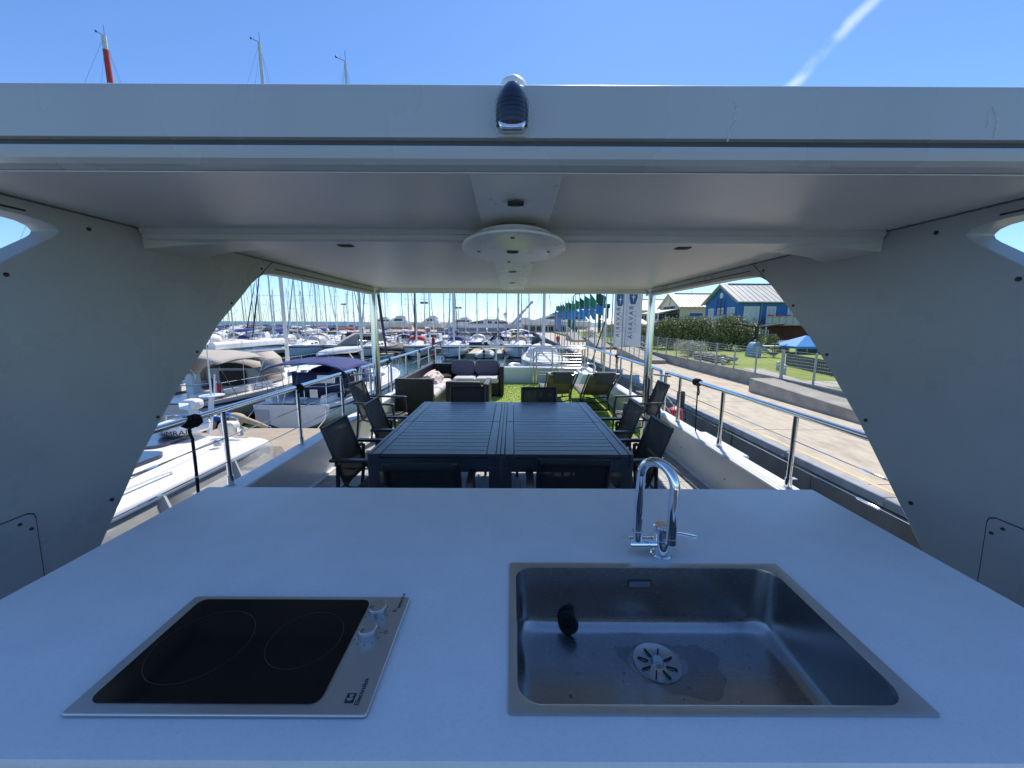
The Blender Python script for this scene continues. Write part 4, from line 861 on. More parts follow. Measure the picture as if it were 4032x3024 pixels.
# ------------------------------------------------------------------ planting
def bush(label, x, y, rx, ry, h, n, seed, group='oleander bushes behind the lawn', z0=ZL, mats=('leaf', 'leaf_light'), name='oleander_bush', ls=.13):
    rg = random.Random(seed); t = thing(name, label, 'bush', (x, y, z0), group=group)
    lobes = [(rg.uniform(-.55, .55) * rx, rg.uniform(-.55, .55) * ry, h * rg.uniform(.24, .70), rg.uniform(.42, .62)) for _ in range(13)]
    for mi, frac in ((0, .62), (1, .38)):
        V_, F_ = [], []
        for _ in range(int(n * frac)):
            lx, ly, lz, lr = lobes[rg.randrange(len(lobes))]
            u, v = rg.uniform(-1, 1), rg.uniform(0, 6.283); s_ = math.sqrt(1 - u * u); rad = lr * (rg.uniform(.45, 1.08) if mi == 0 else rg.uniform(.78, 1.14))
            px, py, pz = lx + rad * rx * s_ * math.cos(v), ly + rad * ry * s_ * math.sin(v), lz + rad * h * .62 * u
            if pz < .05: pz = rg.uniform(.05, .4)
            d_ = Vector((rg.uniform(-1, 1), rg.uniform(-1, 1), rg.uniform(-.2, 1.2))).normalized(); e_ = d_.cross(Vector((rg.uniform(-1, 1), rg.uniform(-1, 1), rg.uniform(-1, 1)))).normalized()
            l_ = ls * rg.uniform(.7, 1.5); w_ = l_ * .24; k = len(V_); c_ = Vector((px, py, pz))
            V_ += [c_, c_ + d_ * l_ * .5 + e_ * w_, c_ + d_ * l_, c_ + d_ * l_ * .5 - e_ * w_]; F_.append((k, k + 1, k + 2, k + 3))
        q = MB(); q.add(V_, F_); q.obj('foliage', mats[mi], t, kind='stuff')
    for i in range(6):
        a = rg.uniform(0, 6.28); MB().tube([(.1 * math.cos(a), .1 * math.sin(a), 0), (.3 * rx * math.cos(a), .3 * ry * math.sin(a), h * .35), (.5 * rx * math.cos(a + .3), .5 * ry * math.sin(a + .3), h * .7)], [.04, .03, .012], 6).obj('stem', 'bark', t)
    return t
for i, (x, y, rx, ry, h, lab) in enumerate(((11.3, 33.5, 1.9, 1.5, 2.2, 'oleander bush at the promenade end of the hedge, beside the steel pole'), (13.6, 33.6, 1.7, 1.5, 2.55, 'second oleander bush of the hedge, beneath the lettered gable'), (15.3, 33.0, 1.5, 1.4, 2.75, 'tall dark oleander bush in the middle of the hedge'), (16.7, 32.2, 1.3, 1.3, 2.3, 'lower oleander bush of the hedge before the terrace'), (18.0, 32.0, 1.8, 1.6, 2.85, 'large oleander bush at the house end of the hedge'), (19.6, 32.3, 1.4, 1.4, 2.1, 'last oleander bush of the hedge, before the brown wall'))):
    bush(lab, x, y, rx * 1.05, ry, h, 9500, 20 + i)
bush('round green shrub before the white picket fence', 22.9, 34.6, .8, .7, 1.35, 2600, 41, group=None, mats=('leaf_light', 'leaf'), name='garden_shrub')
bush('olive shrub beside the shed beyond the white banners', 13.4, 50, 2.2, 1.8, 2.6, 4500, 42, group=None, name='garden_shrub')
bush('yellow flowering bush on the promenade slope under the flags', 11.2, 56, 1.0, .8, 1.2, 1500, 43, group=None, mats=('yellow', 'leaf_light'), name='flowering_bush')
bush('small rose bush with white blooms behind the wire fence', 11.9, 25.8, 1.2, .8, 1.1, 2200, 44, group=None, mats=('leaf_light', 'flower'), name='rose_bush', ls=.09)
bush('low flowering shrub at the edge of the rockery', 13.4, 28.5, 1.3, .9, 1.0, 2200, 45, group=None, mats=('leaf', 'flower'), name='rose_bush', ls=.09)
rk = thing('rockery', 'dark stone rockery on the lawn behind the fence', 'rockery', (11.4, 22.4, ZL)); rg = random.Random(9)
for i in range(46):
    s_ = rg.uniform(.12, .26); q = MB().sphere((0, 0, 0), s_, 8, 5, (1, rg.uniform(.7, 1.2), .6)); q.v = [tuple(Vector(v) * rg.uniform(.85, 1.15)) for v in q.v]
    q.obj('stone', ('rock', 'rock', 'rock', 'wall_concrete')[i % 4], rk, loc=(rg.uniform(-.55, .55) + .1 * (i % 5), rg.uniform(-1.7, 1.9), .08 + rg.uniform(0, .25)))
sl = thing('play_slide', 'blue plastic play slide standing on the lawn', 'slide', (15.9, 25.4, ZL))
MB().loft([[(.36 * math.cos(a) * s_, -.3 + .6 * k, .02 + .95 * math.sin(a)) for a in [math.pi * j / 12 for j in range(13)]] for k, s_ in ((0, 1), (.5, 1.03), (1, 1))], cap0=True, cap1=True).obj('slide_tower', 'slide_blue', sl, smooth=True)
MB().loft([[(x, -.2, z + .1), (x, -.17, z), (x, .17, z), (x, .2, z + .1)] for x, z in ((.1, .9), (.4, .72), (.75, .42), (1.1, .15), (1.4, .06))]).obj('chute', 'slide_blue', sl, smooth=True, solid=.03)
pf = thing('picket_fence', 'white picket fence before the brown ground floor', 'fence', (22.0, 37.2, ZL))
pk = MB().prism([(-.045, 0), (.045, 0), (.045, .52), (0, .60), (-.045, .52)], 'y', -.012, .012); k0 = None
for i in range(30):
    o = pk.obj('picket', 'trim_white', pf) if k0 is None else k0.copy()
    if k0 is None: k0 = o
    else: C.objects.link(o)
    o.parent = pf; o.location = (i * .155, -.001 * i, .02)
for z in (.18, .44): MB().box(-.05, 4.6, .014, .034, z, z + .06).obj('fence_rail', 'trim_white', pf)
rd = thing('rotary_dryer', 'black post with four spread arms standing on the lawn', 'post', (18.9, 30, ZL))
MB().tube([(0, 0, 0), (0, 0, 1.1), (0, 0, 1.95)], [.13, .15, .12], 10).obj('post', 'black_plastic', rd, smooth=True)
for dx, dy, dz in ((-1.75, .3, .28), (1.9, -.2, .25), (-.6, -1.4, .5), (.6, 1.4, .3)): MB().tube([(0, 0, 1.9), (dx, dy, 1.9 + dz)], .06, 8).obj('arm', 'black_plastic', rd)
for z, sx in ((.7, 1), (.9, -1), (1.45, 1)): MB().sphere((sx * .14, -.1, z), .07, 8, 6).obj('insulator', 'trim_white', rd)
gz = thing('gazebo', 'bright blue gazebo tent at the edge of the lawn', 'tent', (21.6, 28.8, ZL))
MB().add([(-1.35, -1.3, .56), (1.6, -1.3, .56), (1.6, 1.3, .56), (-1.35, 1.3, .56), (.25, 0, 1.32), (-1.35, -1.3, .40), (1.6, -1.3, .40), (1.6, 1.3, .40), (-1.35, 1.3, .40)], [(0, 1, 4), (1, 2, 4), (2, 3, 4), (3, 0, 4), (5, 6, 1, 0), (6, 7, 2, 1), (7, 8, 3, 2), (8, 5, 0, 3)]).obj('canopy', 'tent_blue', gz, solid=.02)
for x in (-1.3, 1.55):
    for y in (-1.25, 1.25): MB().box(x - .03, x + .03, y - .03, y + .03, 0, .5).obj('tent_leg', 'galv', gz)
for x in (-.9, -.1, .7, 1.2): MB().box(x - .38, x + .38, -1.24, -1.21, 0, .46).obj('reed_panel', 'wood_pile', gz)
sn = thing('slatted_screen', 'dark slatted garden screen running along the lawn', 'screen', (14.3, 20.0, ZL))
d_ = Vector((13.2, 15.2, 0)) - Vector((14.3, 20.0, 0))
for i in range(30):
    p_ = d_ * (i / 29); MB().obox((p_.x, p_.y, .33), (.03, .11, .62), Matrix.Rotation(R(-13), 3, 'Z')).obj('slat', 'rock', sn)
for z in (.12, .5): MB().bar((.03, 0, z), (d_.x + .03, d_.y, z), .03, .06).obj('screen_rail', 'rock', sn)
for k, (x, y, lab) in enumerate(((11.9, 16.7, 'short grey garden lamp at the path, nearer the fence gate'), (12.5, 18.0, 'short grey garden lamp at the path, next to the thick fence post'), (11.2, 20.4, 'short pale garden lamp by the rockery'))):
    q = thing('garden_lamp', lab, 'lamp', (x, y, ZL), group='garden lamps'); MB().lathe([(.07, 0), (.07, .34), (.085, .35), (.085, .40), (0, .42)], 12).obj('lamp_body', 'galv', q); MB().lathe([(.075, .25), (.075, .33)], 12).obj('lamp_glass', 'gel', q)
bn = thing('lounge_crates', 'stacked white garden crates beside the gazebo', 'crates', (20.9, 29.9, ZL))
for i in range(4): MB().box(-.4, .4, -.3, .3, .02 + i * .13, .13 + i * .13).obj('crate', 'trim_white', bn)
pt = thing('plant_stand', 'small dark plant stand on the lawn beside the slide', 'plant stand', (17.0, 25.0, ZL))
for z in (.2, .5, .8): MB().lathe([(.0, z), (.22, z), (.25, z + .12), (0, z + .12)], 10).obj('planter', 'rock', pt)
MB().tube([(0, 0, 0), (0, 0, .95)], .03, 6).obj('stand_pole', 'rock', pt)
tb2 = thing('garden_table', 'long pale garden table behind the slide', 'table', (19.6, 29.4, ZL))
MB().box(-.9, .9, -.35, .35, .45, .52).obj('table_top', 'trim_white', tb2)
for x in (-.8, .8):
    for y in (-.28, .28): MB().box(x - .04, x + .04, y - .04, y + .04, 0, .45).obj('leg', 'trim_white', tb2)

# ================================================================== FLAGS ALONG THE QUAY
def cloth(w_, h_, droop, seed, nx=10, nz=10, amp=.06, shrink=.0):
    rg = random.Random(seed); ph = rg.uniform(0, 6); q = []
    for i in range(nx + 1):
        s_ = i / nx
        q.append([(s_ * w_ * (1 - shrink * j / nz), amp * math.sin(5 * s_ + ph + 1.6 * j / nz) * (.25 + s_), -h_ * j / nz - droop * s_ * (1 - .25 * s_)) for j in range(nz + 1)])
    return MB().loft(q)
nflag = 15
for k in range(nflag):
    y = 19.1 + 2.1 * k; x = 5.42
    far = ('nearest', 'second', 'third', 'fourth', 'fifth', 'sixth', 'seventh', 'eighth', 'ninth', 'tenth', 'eleventh', 'twelfth', 'thirteenth', 'fourteenth', 'last')[k]
    p = thing('flagpole', f'slim grey flagpole on the quay edge, {far} in the receding row', 'flagpole', (x, y, ZP), group='flagpoles along the quay')
    MB().tube([(0, 0, 0), (0, 0, 2.3), (0, 0, 4.62)], [.042, .036, .026], 8).obj('pole', 'galv', p, smooth=True); MB().sphere((0, 0, 4.64), .05, 8, 6).obj('finial', 'galv', p)
    if k < 2:
        W_, Hh, top = (.82, 3.2, 3.62) if k == 0 else (.66, 3.35, 3.62)
        f = thing('banner', ('tall white banner with blue lettering on the nearest flagpole' if k == 0 else 'tall white banner with blue lettering on the second flagpole, left of the nearest one'), 'banner', (x + .10, y, top), group='white lettered banners')
        amp = .035; dy = lambda xx, zz: amp * math.sin(4.2 * xx + 1.3 * zz + k * 2)
        rows = []
        for i in range(9):
            xx = W_ * i / 8; rows.append([(xx, dy(xx, -Hh * j / 24), -Hh * j / 24) for j in range(25)])
        MB().loft(rows).obj('cloth', 'flag_white', f, smooth=True, solid=.006)
        def put(body, size, x_base, z_top, m, gap):
            z = z_top
            for ch in body:
                v_, f_ = text_mesh(ch, size, .001)
                if not v_: continue
                mn = min(a for a, b_, c_ in v_); mxx = max(a for a, b_, c_ in v_)
                vv = []
                for a, b_, c_ in v_:
                    xx, zz = x_base - b_, z - (a - mn); vv.append((xx, dy(xx, zz) - .006 - abs(c_) * 2, zz))
                MB().add(vv, f_).obj('letter', m, f); z -= (mxx - mn) + gap
        xb = .46 * W_ if k == 0 else .50 * W_
        put('BAVARIA', .30, xb, -1.25, 'banner_ink', .075)
        put('YACHTS', .16, xb + .20 * W_, -1.45, 'banner_grey', .10)
        lx = xb - .02
        poly = [(lx - .20, -.52), (lx + .0, -.40), (lx + .20, -.52), (lx + .20, -.85), (lx + .10, -1.14), (lx - .12, -1.14), (lx - .20, -.85)]
        v_ = [(a, dy(a, b_) - .020, b_) for a, b_ in poly]; MB().add(v_, [tuple(range(7))]).obj('emblem', 'banner_logo', f, solid=.002)
        c0_, cz = lx, -.80
        star = [(c0_, cz + .26), (c0_ + .025, cz + .03), (c0_ + .13, cz), (c0_ + .025, cz - .03), (c0_, cz - .28), (c0_ - .025, cz - .03), (c0_ - .13, cz), (c0_ - .025, cz + .03)]
        MB().add([(a, dy(a, b_) - .035, b_) for a, b_ in star], [tuple(range(8))]).obj('emblem_star', 'flag_white', f, solid=.002)
        MB().tube([(0, 0, -Hh), (W_, 0, -Hh)], .014, 6).obj('hem_bar', 'galv', f)
    elif k >= 3:
        rg = random.Random(60 + k); wv = rg.uniform(.40, .75); a = rg.uniform(-55, 50)
        f = thing('flag', f'green flag high on the {far} flagpole of the quay row', 'flag', (x + .03, y, 3.60 - ZP * 0), R(a), group='green flags along the quay')
        cloth(wv, rg.uniform(.55, .75), rg.uniform(.1, .85), 60 + k, amp=.11, shrink=rg.uniform(0, .4)).obj('cloth', 'flag_green' if k % 3 else 'flag_dark_green', f, smooth=True, solid=.006)
        f = thing('flag', f'light blue flag low on the {far} flagpole of the quay row', 'flag', (x + .03, y, 2.78), R(a + rg.uniform(-15, 15)), group='light blue flags along the quay')
        c_ = cloth(rg.uniform(.45, .8), .62, rg.uniform(.05, .7), 90 + k, amp=.11, shrink=rg.uniform(0, .35)).obj('cloth', 'flag_blue', f, smooth=True, solid=.006)
        if k in (4, 5): MB().lathe([(0, 0), (.11, 0), (.11, .004), (0, .004)], 14, (.42, -.09, -.52), 'y').obj('emblem', 'flag_yellow', f)
f = thing('feather_banner', 'violet-blue feather banner at the far end of the quay', 'banner', (5.15, 47, ZP))
MB().tube([(0, 0, 0), (0, 0, 3.9)], .03, 6).obj('pole', 'galv', f)
q = cloth(.75, 2.0, .75, 5, amp=.05); q.v = [(a + .02, b_, c_ + 3.85) for a, b_, c_ in q.v]; q.obj('cloth', 'flag_violet', f, smooth=True, solid=.006)
for i in range(9): MB().box(.10, .22, -.09, -.07, 3.3 - i * .19, 3.42 - i * .19).obj('letter_block', 'flag_white', f)
t = thing('light_mast', 'pale steel mast with black stay standing among the flagpoles', 'mast', (5.6, 23.4, ZP))
MB().tube([(0, 0, 0), (0, 0, 2.95), (0, 0, 2.96), (0, 0, 6.5)], [.075, .07, .045, .03], 10).obj('pole', 'alu', t, smooth=True)
MB().tube([(-.05, 0, 2.5), (-1.05, -1.0, -.2)], .035, 6).obj('stay', 'black_plastic', t)

# ================================================================== SAILING BOATS
def hbf(t, tr=.74):
    if t < .42: return tr + (1 - tr) * math.sin(math.pi / 2 * t / .42)
    return max(.015, max(0., math.cos(math.pi / 2 * min(1., (t - .42) / .58) ** 1.65)) ** .92)
def sailboat(label, x, y, head, L=10, B=3.3, fb=1.1, mast=13., hull='gel', tm=.58, boom='white_canvas', boom_r=.15, boom_len=.38, dodger=None, bimini=None, stripe='navy_stripe', detail=1, mast_m='alu', mast_r=.085, jib=None, spreaders=2, group=None, fenders=0, cat='sailboat', boomz=1.45):
    t = thing('sailing_boat', label, cat, (x, y, ZW), R(head), group)
    P = lambda mb, nm, m, **k: mb.obj(nm, m, k.pop('parent', t), **k)
    sheer = lambda s: fb * (1 + .30 * (s - .25) ** 2)
    hb = lambda s: hbf(s) * B / 2
    N = 15 if detail else 11
    kd = lambda s: -.35 + (.55 * (1 - s / .3) ** 2 if s < .3 else 0)
    fu = lambda u: 1 - .04 * u - .96 * u ** 3.2
    st = [i / N for i in range(N + 1)]
    def sec(s, scale=1., z0=None, z1=None, n=8):
        zs = sheer(s); w_ = hb(s) * scale; pts = []
        for i in range(n + 1):
            u = i / n; z = zs * (1 - u) + kd(s) * u
            hw = w_ * fu(u)
            yy = (-.5 + s) * L - (1.0 * u) * L * .055 * s ** 8
            pts.append((hw, yy, z))
        return pts
    secs = []
    for s in st:
        a = sec(s); secs.append([(-q[0], q[1], q[2]) for q in a] + [q for q in a[::-1][1:]])
    hl = P(MB().loft(secs, cap0=True), 'hull', hull, smooth=True, angle=55)
    # stripe under the sheer and boot top
    for nm, u0, u1, mm in (('sheer_stripe', .10, .16, stripe), ('boot_stripe', .64, .74, stripe)):
        for sx in (-1, 1):
            rr = []
            for s in st[(0 if nm[0] == 's' else 1):]:
                row = []
                for u in (u0, u1):
                    zs = sheer(s); z = zs * (1 - u) + kd(s) * u; hw = hb(s) * fu(u) + .012
                    row.append((sx * hw, (-.5 + s) * L - u * L * .055 * s ** 8 + (.012 if s > .9 else 0), z))
                rr.append(row)
            if detail or nm[0] == 'b': P(MB().loft(rr), nm, mm, parent=hl)
    P(MB().loft([[(k * hb(s) * .985, (-.5 + s) * L + .01, sheer(s) - .015 + .07 * (1 - k * k)) for k in (-1, -.6, -.2, .2, .6, 1)] for s in st]), 'deck', 'gel' if hull != 'gel' else 'gel', smooth=True)
    # coachroof with dark windows
    c0, c1 = .34, .76; cw = lambda s: hb(s) * .60 * min(1, (c1 + .04 - s) / .16 + .35); chh = lambda s: .40 * min(1, (c1 + .01 - s) / .22) + .02
    cs = [c0 + (c1 - c0) * i / 8 for i in range(9)]
    cab = P(MB().loft([[(k * cw(s), (-.5 + s) * L, sheer(s) + .03 + chh(s) * h_) for k, h_ in ((-1, 0), (-.9, .75), (-.72, 1), (0, 1.12), (.72, 1), (.9, .75), (1, 0))] for s in cs], cap0=True, cap1=True), 'coachroof', 'gel', smooth=True, angle=45)
    for sx in (-1, 1):
        for s0, s1 in ((.38, .47), (.49, .57), (.59, .65)):
            p4 = []
            for s, h_ in ((s0, .22), (s1, .25), (s1 - .01, .66), (s0 + .01, .68)):
                k = 1 - .133 * h_ / 1.0; p4.append((sx * (k * cw(s) + .012), (-.5 + s) * L, sheer(s) + .03 + chh(s) * h_))
            P(MB().add(p4 + [(q[0] - sx * .02, q[1], q[2]) for q in p4], [(0, 1, 2, 3), (7, 6, 5, 4), (0, 4, 5, 1), (1, 5, 6, 2), (2, 6, 7, 3), (3, 7, 4, 0)]), 'cabin_window', 'window_dark', parent=cab)
    if detail:
        for sx in (-1, 1): P(MB().loft([[(sx * hb(s) * k, (-.5 + s) * L, sheer(s) + z) for k, z in ((.80, .02), (.78, .26), (.66, .28), (.60, .02))] for s in (.03, .12, .22, .34)], cap0=True, cap1=True), 'cockpit_coaming', 'gel', smooth=True, angle=40)
        P(MB().tube([(.34 * math.cos(R(a)), (-.5 + .12) * L, sheer(.1) + .75 + .34 * math.sin(R(a))) for a in range(0, 360, 18)], .014, 6, closed=True), 'steering_wheel', 'steel')
        P(MB().box(-.14, .14, (-.5 + .125) * L, (-.5 + .16) * L, sheer(.1) - .05, sheer(.1) + .85), 'steering_pedestal', 'gel', bevel=.03)
    # rig
    my = (-.5 + tm) * L; dz = sheer(tm) + .4
    ms = P(MB().tube([(0, my, dz - .3), (0, my, dz + (mast - dz) * .6), (0, my - .05, mast)], [mast_r, mast_r, mast_r * .7], 8), 'mast', mast_m, smooth=True)
    tips = []
    for i in range(spreaders):
        zz = dz + (mast - dz) * ((.40, .70) if spreaders == 2 else (.52,))[i]; wl = B * (.36, .26)[i]
        P(MB().tube([(-wl, my - .12, zz + .06), (0, my, zz), (wl, my - .12, zz + .06)], .022, 6), 'spreader', mast_m, parent=ms); tips.append((wl, my - .12, zz + .06))
    wr = .0055 if detail == 2 else .013
    for sx in (-1, 1):
        P(MB().tube([(0, my, mast - .2)] + [(sx * a, b_, c_) for a, b_, c_ in tips[::-1]] + [(sx * hb(tm) * .93, my - .1, sheer(tm))], wr, 4), 'shroud', 'wire')
        P(MB().tube([(0, my, tips[0][2] - .02), (sx * hb(tm) * .93, my - .45, sheer(tm))], wr, 4), 'lower_shroud', 'wire')
    bow = (0, L * .485, sheer(1) + .05)
    P(MB().tube([(0, my, mast - .1), bow], wr, 4), 'forestay', 'wire')
    P(MB().tube([(0, my - .05, mast - .05), (0, -L * .49, sheer(0))], wr, 4), 'backstay', 'wire')
    if jib:
        a = Vector((0, my, mast - .6)); b_ = Vector(bow); P(MB().tube([b_ + (a - b_) * .05, b_ + (a - b_) * .2, b_ + (a - b_) * .9], [.05, .085, .03], 7), 'furled_jib', jib, smooth=True)
    P(MB().tube([(.0, my, mast), (0, my, mast + .45)], .012, 4), 'masthead_antenna', 'wire', parent=ms)
    P(MB().tube([(0, my, mast + .02), (-.45, my + .1, mast + .25)], .012, 4).sphere((-.47, my + .1, mast + .27), .05, 6, 4), 'wind_vane', 'mast_dark', parent=ms)
    bz = sheer(tm) + boomz; bl = boom_len * L
    bm = P(MB().tube([(0, my - .1, bz), (0, my - bl, bz + .12)], .06, 8), 'boom', 'alu')
    if boom:
        cs_ = []
        for i in range(9):
            s = i / 8; r_ = boom_r * (.55 + .6 * math.sin(math.pi * min(1, s * .75 + .25)) ) * (1 if 0 < i < 8 else .5)
            cs_.append([(r_ * math.cos(a) * .75, my - .15 - (bl - .2) * s, bz + .12 * s + boom_r * .75 + r_ * math.sin(a) * 1.25 + .02 * math.sin(7 * s + a * 2)) for a in [2 * math.pi * j / 10 for j in range(10)]])
        P(MB().loft(cs_, closed=True, cap0=True, cap1=True), 'sail_cover', boom, smooth=True)
    P(MB().tube([(0, my - .15, dz), (0, my - bl * .35, bz - .02)], .03, 6), 'boom_vang', 'alu')
    # rails
    if detail:
        for sx in (-1, 1):
            pl = [(.90, .0), (.955, 0), (.995, .1)]
            P(MB().tube([(sx * hb(.88) * .93, .38 * L, sheer(.88)), (sx * hb(.90) * .95, .40 * L, sheer(.9) + .58), (sx * hb(.96) * .95, .46 * L, sheer(.96) + .62), (0, .50 * L, sheer(1) + .64)], .017, 6), 'pulpit', 'steel', smooth=True)
            P(MB().tube([(sx * hb(.10) * .95, -.40 * L, sheer(.1)), (sx * hb(.09) * .96, -.41 * L, sheer(.1) + .62), (sx * hb(.0) * .92, -.49 * L, sheer(0) + .64), (sx * hb(0) * .35, -.495 * L, sheer(0) + .64), (sx * hb(0) * .35, -.495 * L, sheer(0) + .02)], .017, 6), 'pushpit', 'steel', smooth=True)
            for s in (.25, .4, .55, .7, .82): P(MB().tube([(sx * hb(s) * .95, (-.5 + s) * L, sheer(s) - .02), (sx * hb(s) * .95, (-.5 + s) * L, sheer(s) + .6)], .013, 5), 'stanchion', 'steel')
            for h_ in ((.58, .32) if detail == 2 else (.58,)): P(MB().tube([(sx * hb(s) * .95, (-.5 + s) * L, sheer(s) + h_) for s in (.09, .25, .4, .55, .7, .82, .90)], .006 if detail == 2 else .010, 4), 'lifeline', 'wire')
    if dodger:
        y0, y1 = (-.5 + .30) * L, (-.5 + .46) * L; w_ = hb(.38) * .66; zb_ = sheer(.35) + .38
        dg_ = P(MB().loft([[(w_ * math.cos(a) * k, yy, zb_ - .25 + (h_) * math.sin(a) ** .6) for a in [math.pi * j / 12 for j in range(13)]] for yy, h_, k in ((y0, .95, 1.05), ((y0 + y1) / 2, .98, 1.02), (y1 - .25, .80, .98), (y1, .30, .95))], cap1=True), 'sprayhood', dodger, smooth=True, solid=.02)
        P(MB().add([(-w_ * .7, y1 - .20, zb_ + .10), (w_ * .7, y1 - .20, zb_ + .10), (w_ * .62, y1 - .30, zb_ + .44), (-w_ * .62, y1 - .30, zb_ + .44)], [(0, 1, 2, 3)]), 'hood_window', 'vinyl', parent=dg_, solid=.01)
    if bimini:
        y0, y1, zt, bm_ = bimini; w_ = hb(.15) * 1.0
        bi = P(MB().loft([[(w_ * k, yy, zt - .30 * abs(k) ** 3 - .10 * ((yy - (y0 + y1) / 2) / (y1 - y0) * 2) ** 2 + .012 * math.sin(11 * k + 5 * yy)) for k in [-1 + i / 8 for i in range(17)]] for yy in [y0 + (y1 - y0) * i / 8 for i in range(9)]]), 'bimini_canopy', bm_, smooth=True, solid=.025)
        for yy in (y0 + .05, (y0 + y1) / 2, y1 - .05):
            P(MB().tube([(-w_ * .97, (y0 + y1) / 2 + (yy - (y0 + y1) / 2) * .35, sheer(.15)), (-w_ * 1.0, yy, zt - .40), (-w_ * .8, yy, zt - .18), (0, yy, zt - .05), (w_ * .8, yy, zt - .18), (w_ * 1.0, yy, zt - .40), (w_ * .97, (y0 + y1) / 2 + (yy - (y0 + y1) / 2) * .35, sheer(.15))], .014, 6), 'bimini_hoop', 'steel', parent=bi)
    for i in range(fenders):
        s = .3 + .2 * i
        for sx in (-1, 1): P(MB().lathe([(0, .28), (.06, .26), (.10, .18), (.10, -.2), (.05, -.28), (0, -.3)], 10, (sx * (hb(s) + .10), (-.5 + s) * L, .45)), 'hull_fender', ('navy', 'gel')[i % 2], smooth=True)
    return t, hb, sheer, my

# the two near yachts moored stern-to at the pontoon
t1, hb1, sh1, my1 = sailboat('large white yacht with beige canopies, next to the pale side wing', -12.2, 18.9, 0, L=12.2, B=3.9, fb=1.25, mast=17.3, tm=.66, boom=None, detail=2, mast_m='mast_white', mast_r=.10, dodger='beige_canvas', bimini=(-5.3, -2.6, 2.95, 'beige_canvas'), spreaders=2, hull='gel_grey', boomz=1.35)
MB().loft([[(sx_ * w_, yy, z) for sx_, z in ((-1, 2.92), (-1, 3.12), (-.5, 3.22), (.5, 3.22), (1, 3.12), (1, 2.92))] for yy, w_ in ((my1 - .3, .13), (my1 - 2, .16), (my1 - 5.2, .15))], cap0=True, cap1=True, closed=True).obj('box_boom', 'gel', t1, bevel=.02)
for sx in (-1, 1): MB().loft([[(sx * hb1(.36) * k, yy, z) for k, z in ((.86, 1.75), (.80, 2.45), (.62, 2.75))] for yy in (-2.7, -1.9, -1.2)]).obj('side_curtain', 'beige_canvas', t1, smooth=True, solid=.015)
MB().box(-1.45, 1.45, -5.7, -2.2, 1.262, 1.30).obj('cockpit_sole', 'rock', t1); MB().box(-.55, .55, -2.3, -2.2, 1.3, 1.95).obj('companionway_shade', 'rubber_black', t1); MB().box(-1.2, 1.2, -2.18, -2.1, 1.3, 2.05).obj('cabin_bulkhead', 'gel_grey', t1)  # dark sole and black panel: shade under the canopy put into the colour
fp = thing('french_flag', 'blue white red ensign on the stern of the yacht with beige canopies', 'flag', (-10.55, 13.25, -1.1)); MB().tube([(0, 0, 0), (.1, -.12, .85)], .014, 6).obj('staff', 'gel', fp)
for i, mm in enumerate(('navy_stripe', 'flag_white', 'flag_red')):
    q = cloth(.16, .52, .13, 3, 4, 8, .03); q.v = [(a * .8 + .10 + i * .105, b_ - .1, c_ + .82 - i * .10) for a, b_, c_ in q.v]; q.obj('flag_band', mm, fp, smooth=True, solid=.004)
t2, hb2, sh2, my2 = sailboat('white yacht with dark blue bimini and curtain, its rounded transom facing the pontoon', -7.8, 18.8, 0, L=11, B=3.65, fb=1.15, mast=16.0, tm=.61, boom='gel', boom_r=.11, detail=2, mast_m='mast_white', mast_r=.075, dodger='blue_canvas', bimini=(-4.6, -1.9, 2.62, 'blue_canvas'), jib='navy', hull='gel', boom_len=.42)
MB().loft([[(x_, -4.45 + .02 * math.sin(9 * x_), z) for z in (1.25, 1.7, 2.2)] for x_ in [-.5 + .2 * i for i in range(11)]]).obj('stern_curtain', 'navy', t2, smooth=True, solid=.02)
MB().loft([[(1.45, y_, z) for z in (1.3, 1.8, 2.25)] for y_ in (-4.4, -3.4, -2.4)]).obj('side_curtain', 'navy', t2, smooth=True, solid=.02)
MB().obox((-1.05, -5.52, .72), (.5, .03, .55)).obj('swim_gate', 'gel_grey', t2, bevel=.02)
MB().prism([(-.95, .30), (.95, .30), (.80, .24), (.4, .20), (-.4, .20), (-.8, .24)], 'y', -5.53, -5.50).obj('platform_slot', 'rock', t2)
for x_ in (-.95, -.82): MB().lathe([(0, -.02), (.045, -.02), (.045, .02), (0, .02)], 12, (x_ - .25, -5.5, .92), 'y').obj('transom_fitting', 'rock', t2)
for x_ in (-.2, .15, .9): MB().lathe([(0, -.02), (.04, -.02), (.04, .02), (0, .02)], 12, (x_, -5.5, .12), 'y').obj('exhaust', 'steel', t2)
MB().obox((1.15, -5.2, 2.05), (.62, .05, .28), Matrix.Rotation(R(-12), 3, 'X')).obj('solar_panel', 'gel_warm', t2); MB().tube([(1.15, -5.25, 1.15), (1.15, -5.2, 2.0)], .02, 6).obj('panel_post', 'steel', t2)
MB().obox((.75, -5.35, 1.55), (.26, .03, .28)).obj('life_sling', 'gel_warm', t2)
MB().tube([(-.6, -5.4, .35), (-.1, -5.45, 1.9)], .022, 6).obj('boarding_pole', 'alu', t2)
for tt, x_, hbq in ((t1, -12.2, hb1), (t2, -7.8, hb2)):
    for sx in (-1, 1):
        MB().tube([(sx * 1.2, -6.0 if tt is t1 else -5.4, 1.2), (sx * 1.35, -6.4 if tt is t1 else -5.9, .75), (sx * 1.4, -6.85 if tt is t1 else -6.75, .52)], .012, 6).obj('mooring_line', 'rope_white', tt)
        for s in (.3, .5): MB().lathe([(0, .30), (.07, .28), (.11, .2), (.11, -.2), (.06, -.3), (0, -.32)], 12, (sx * (hbq(s) + .10), (-.5 + s) * 11.5, .5)).obj('hull_fender', 'navy' if s == .3 else 'gel', tt, smooth=True)
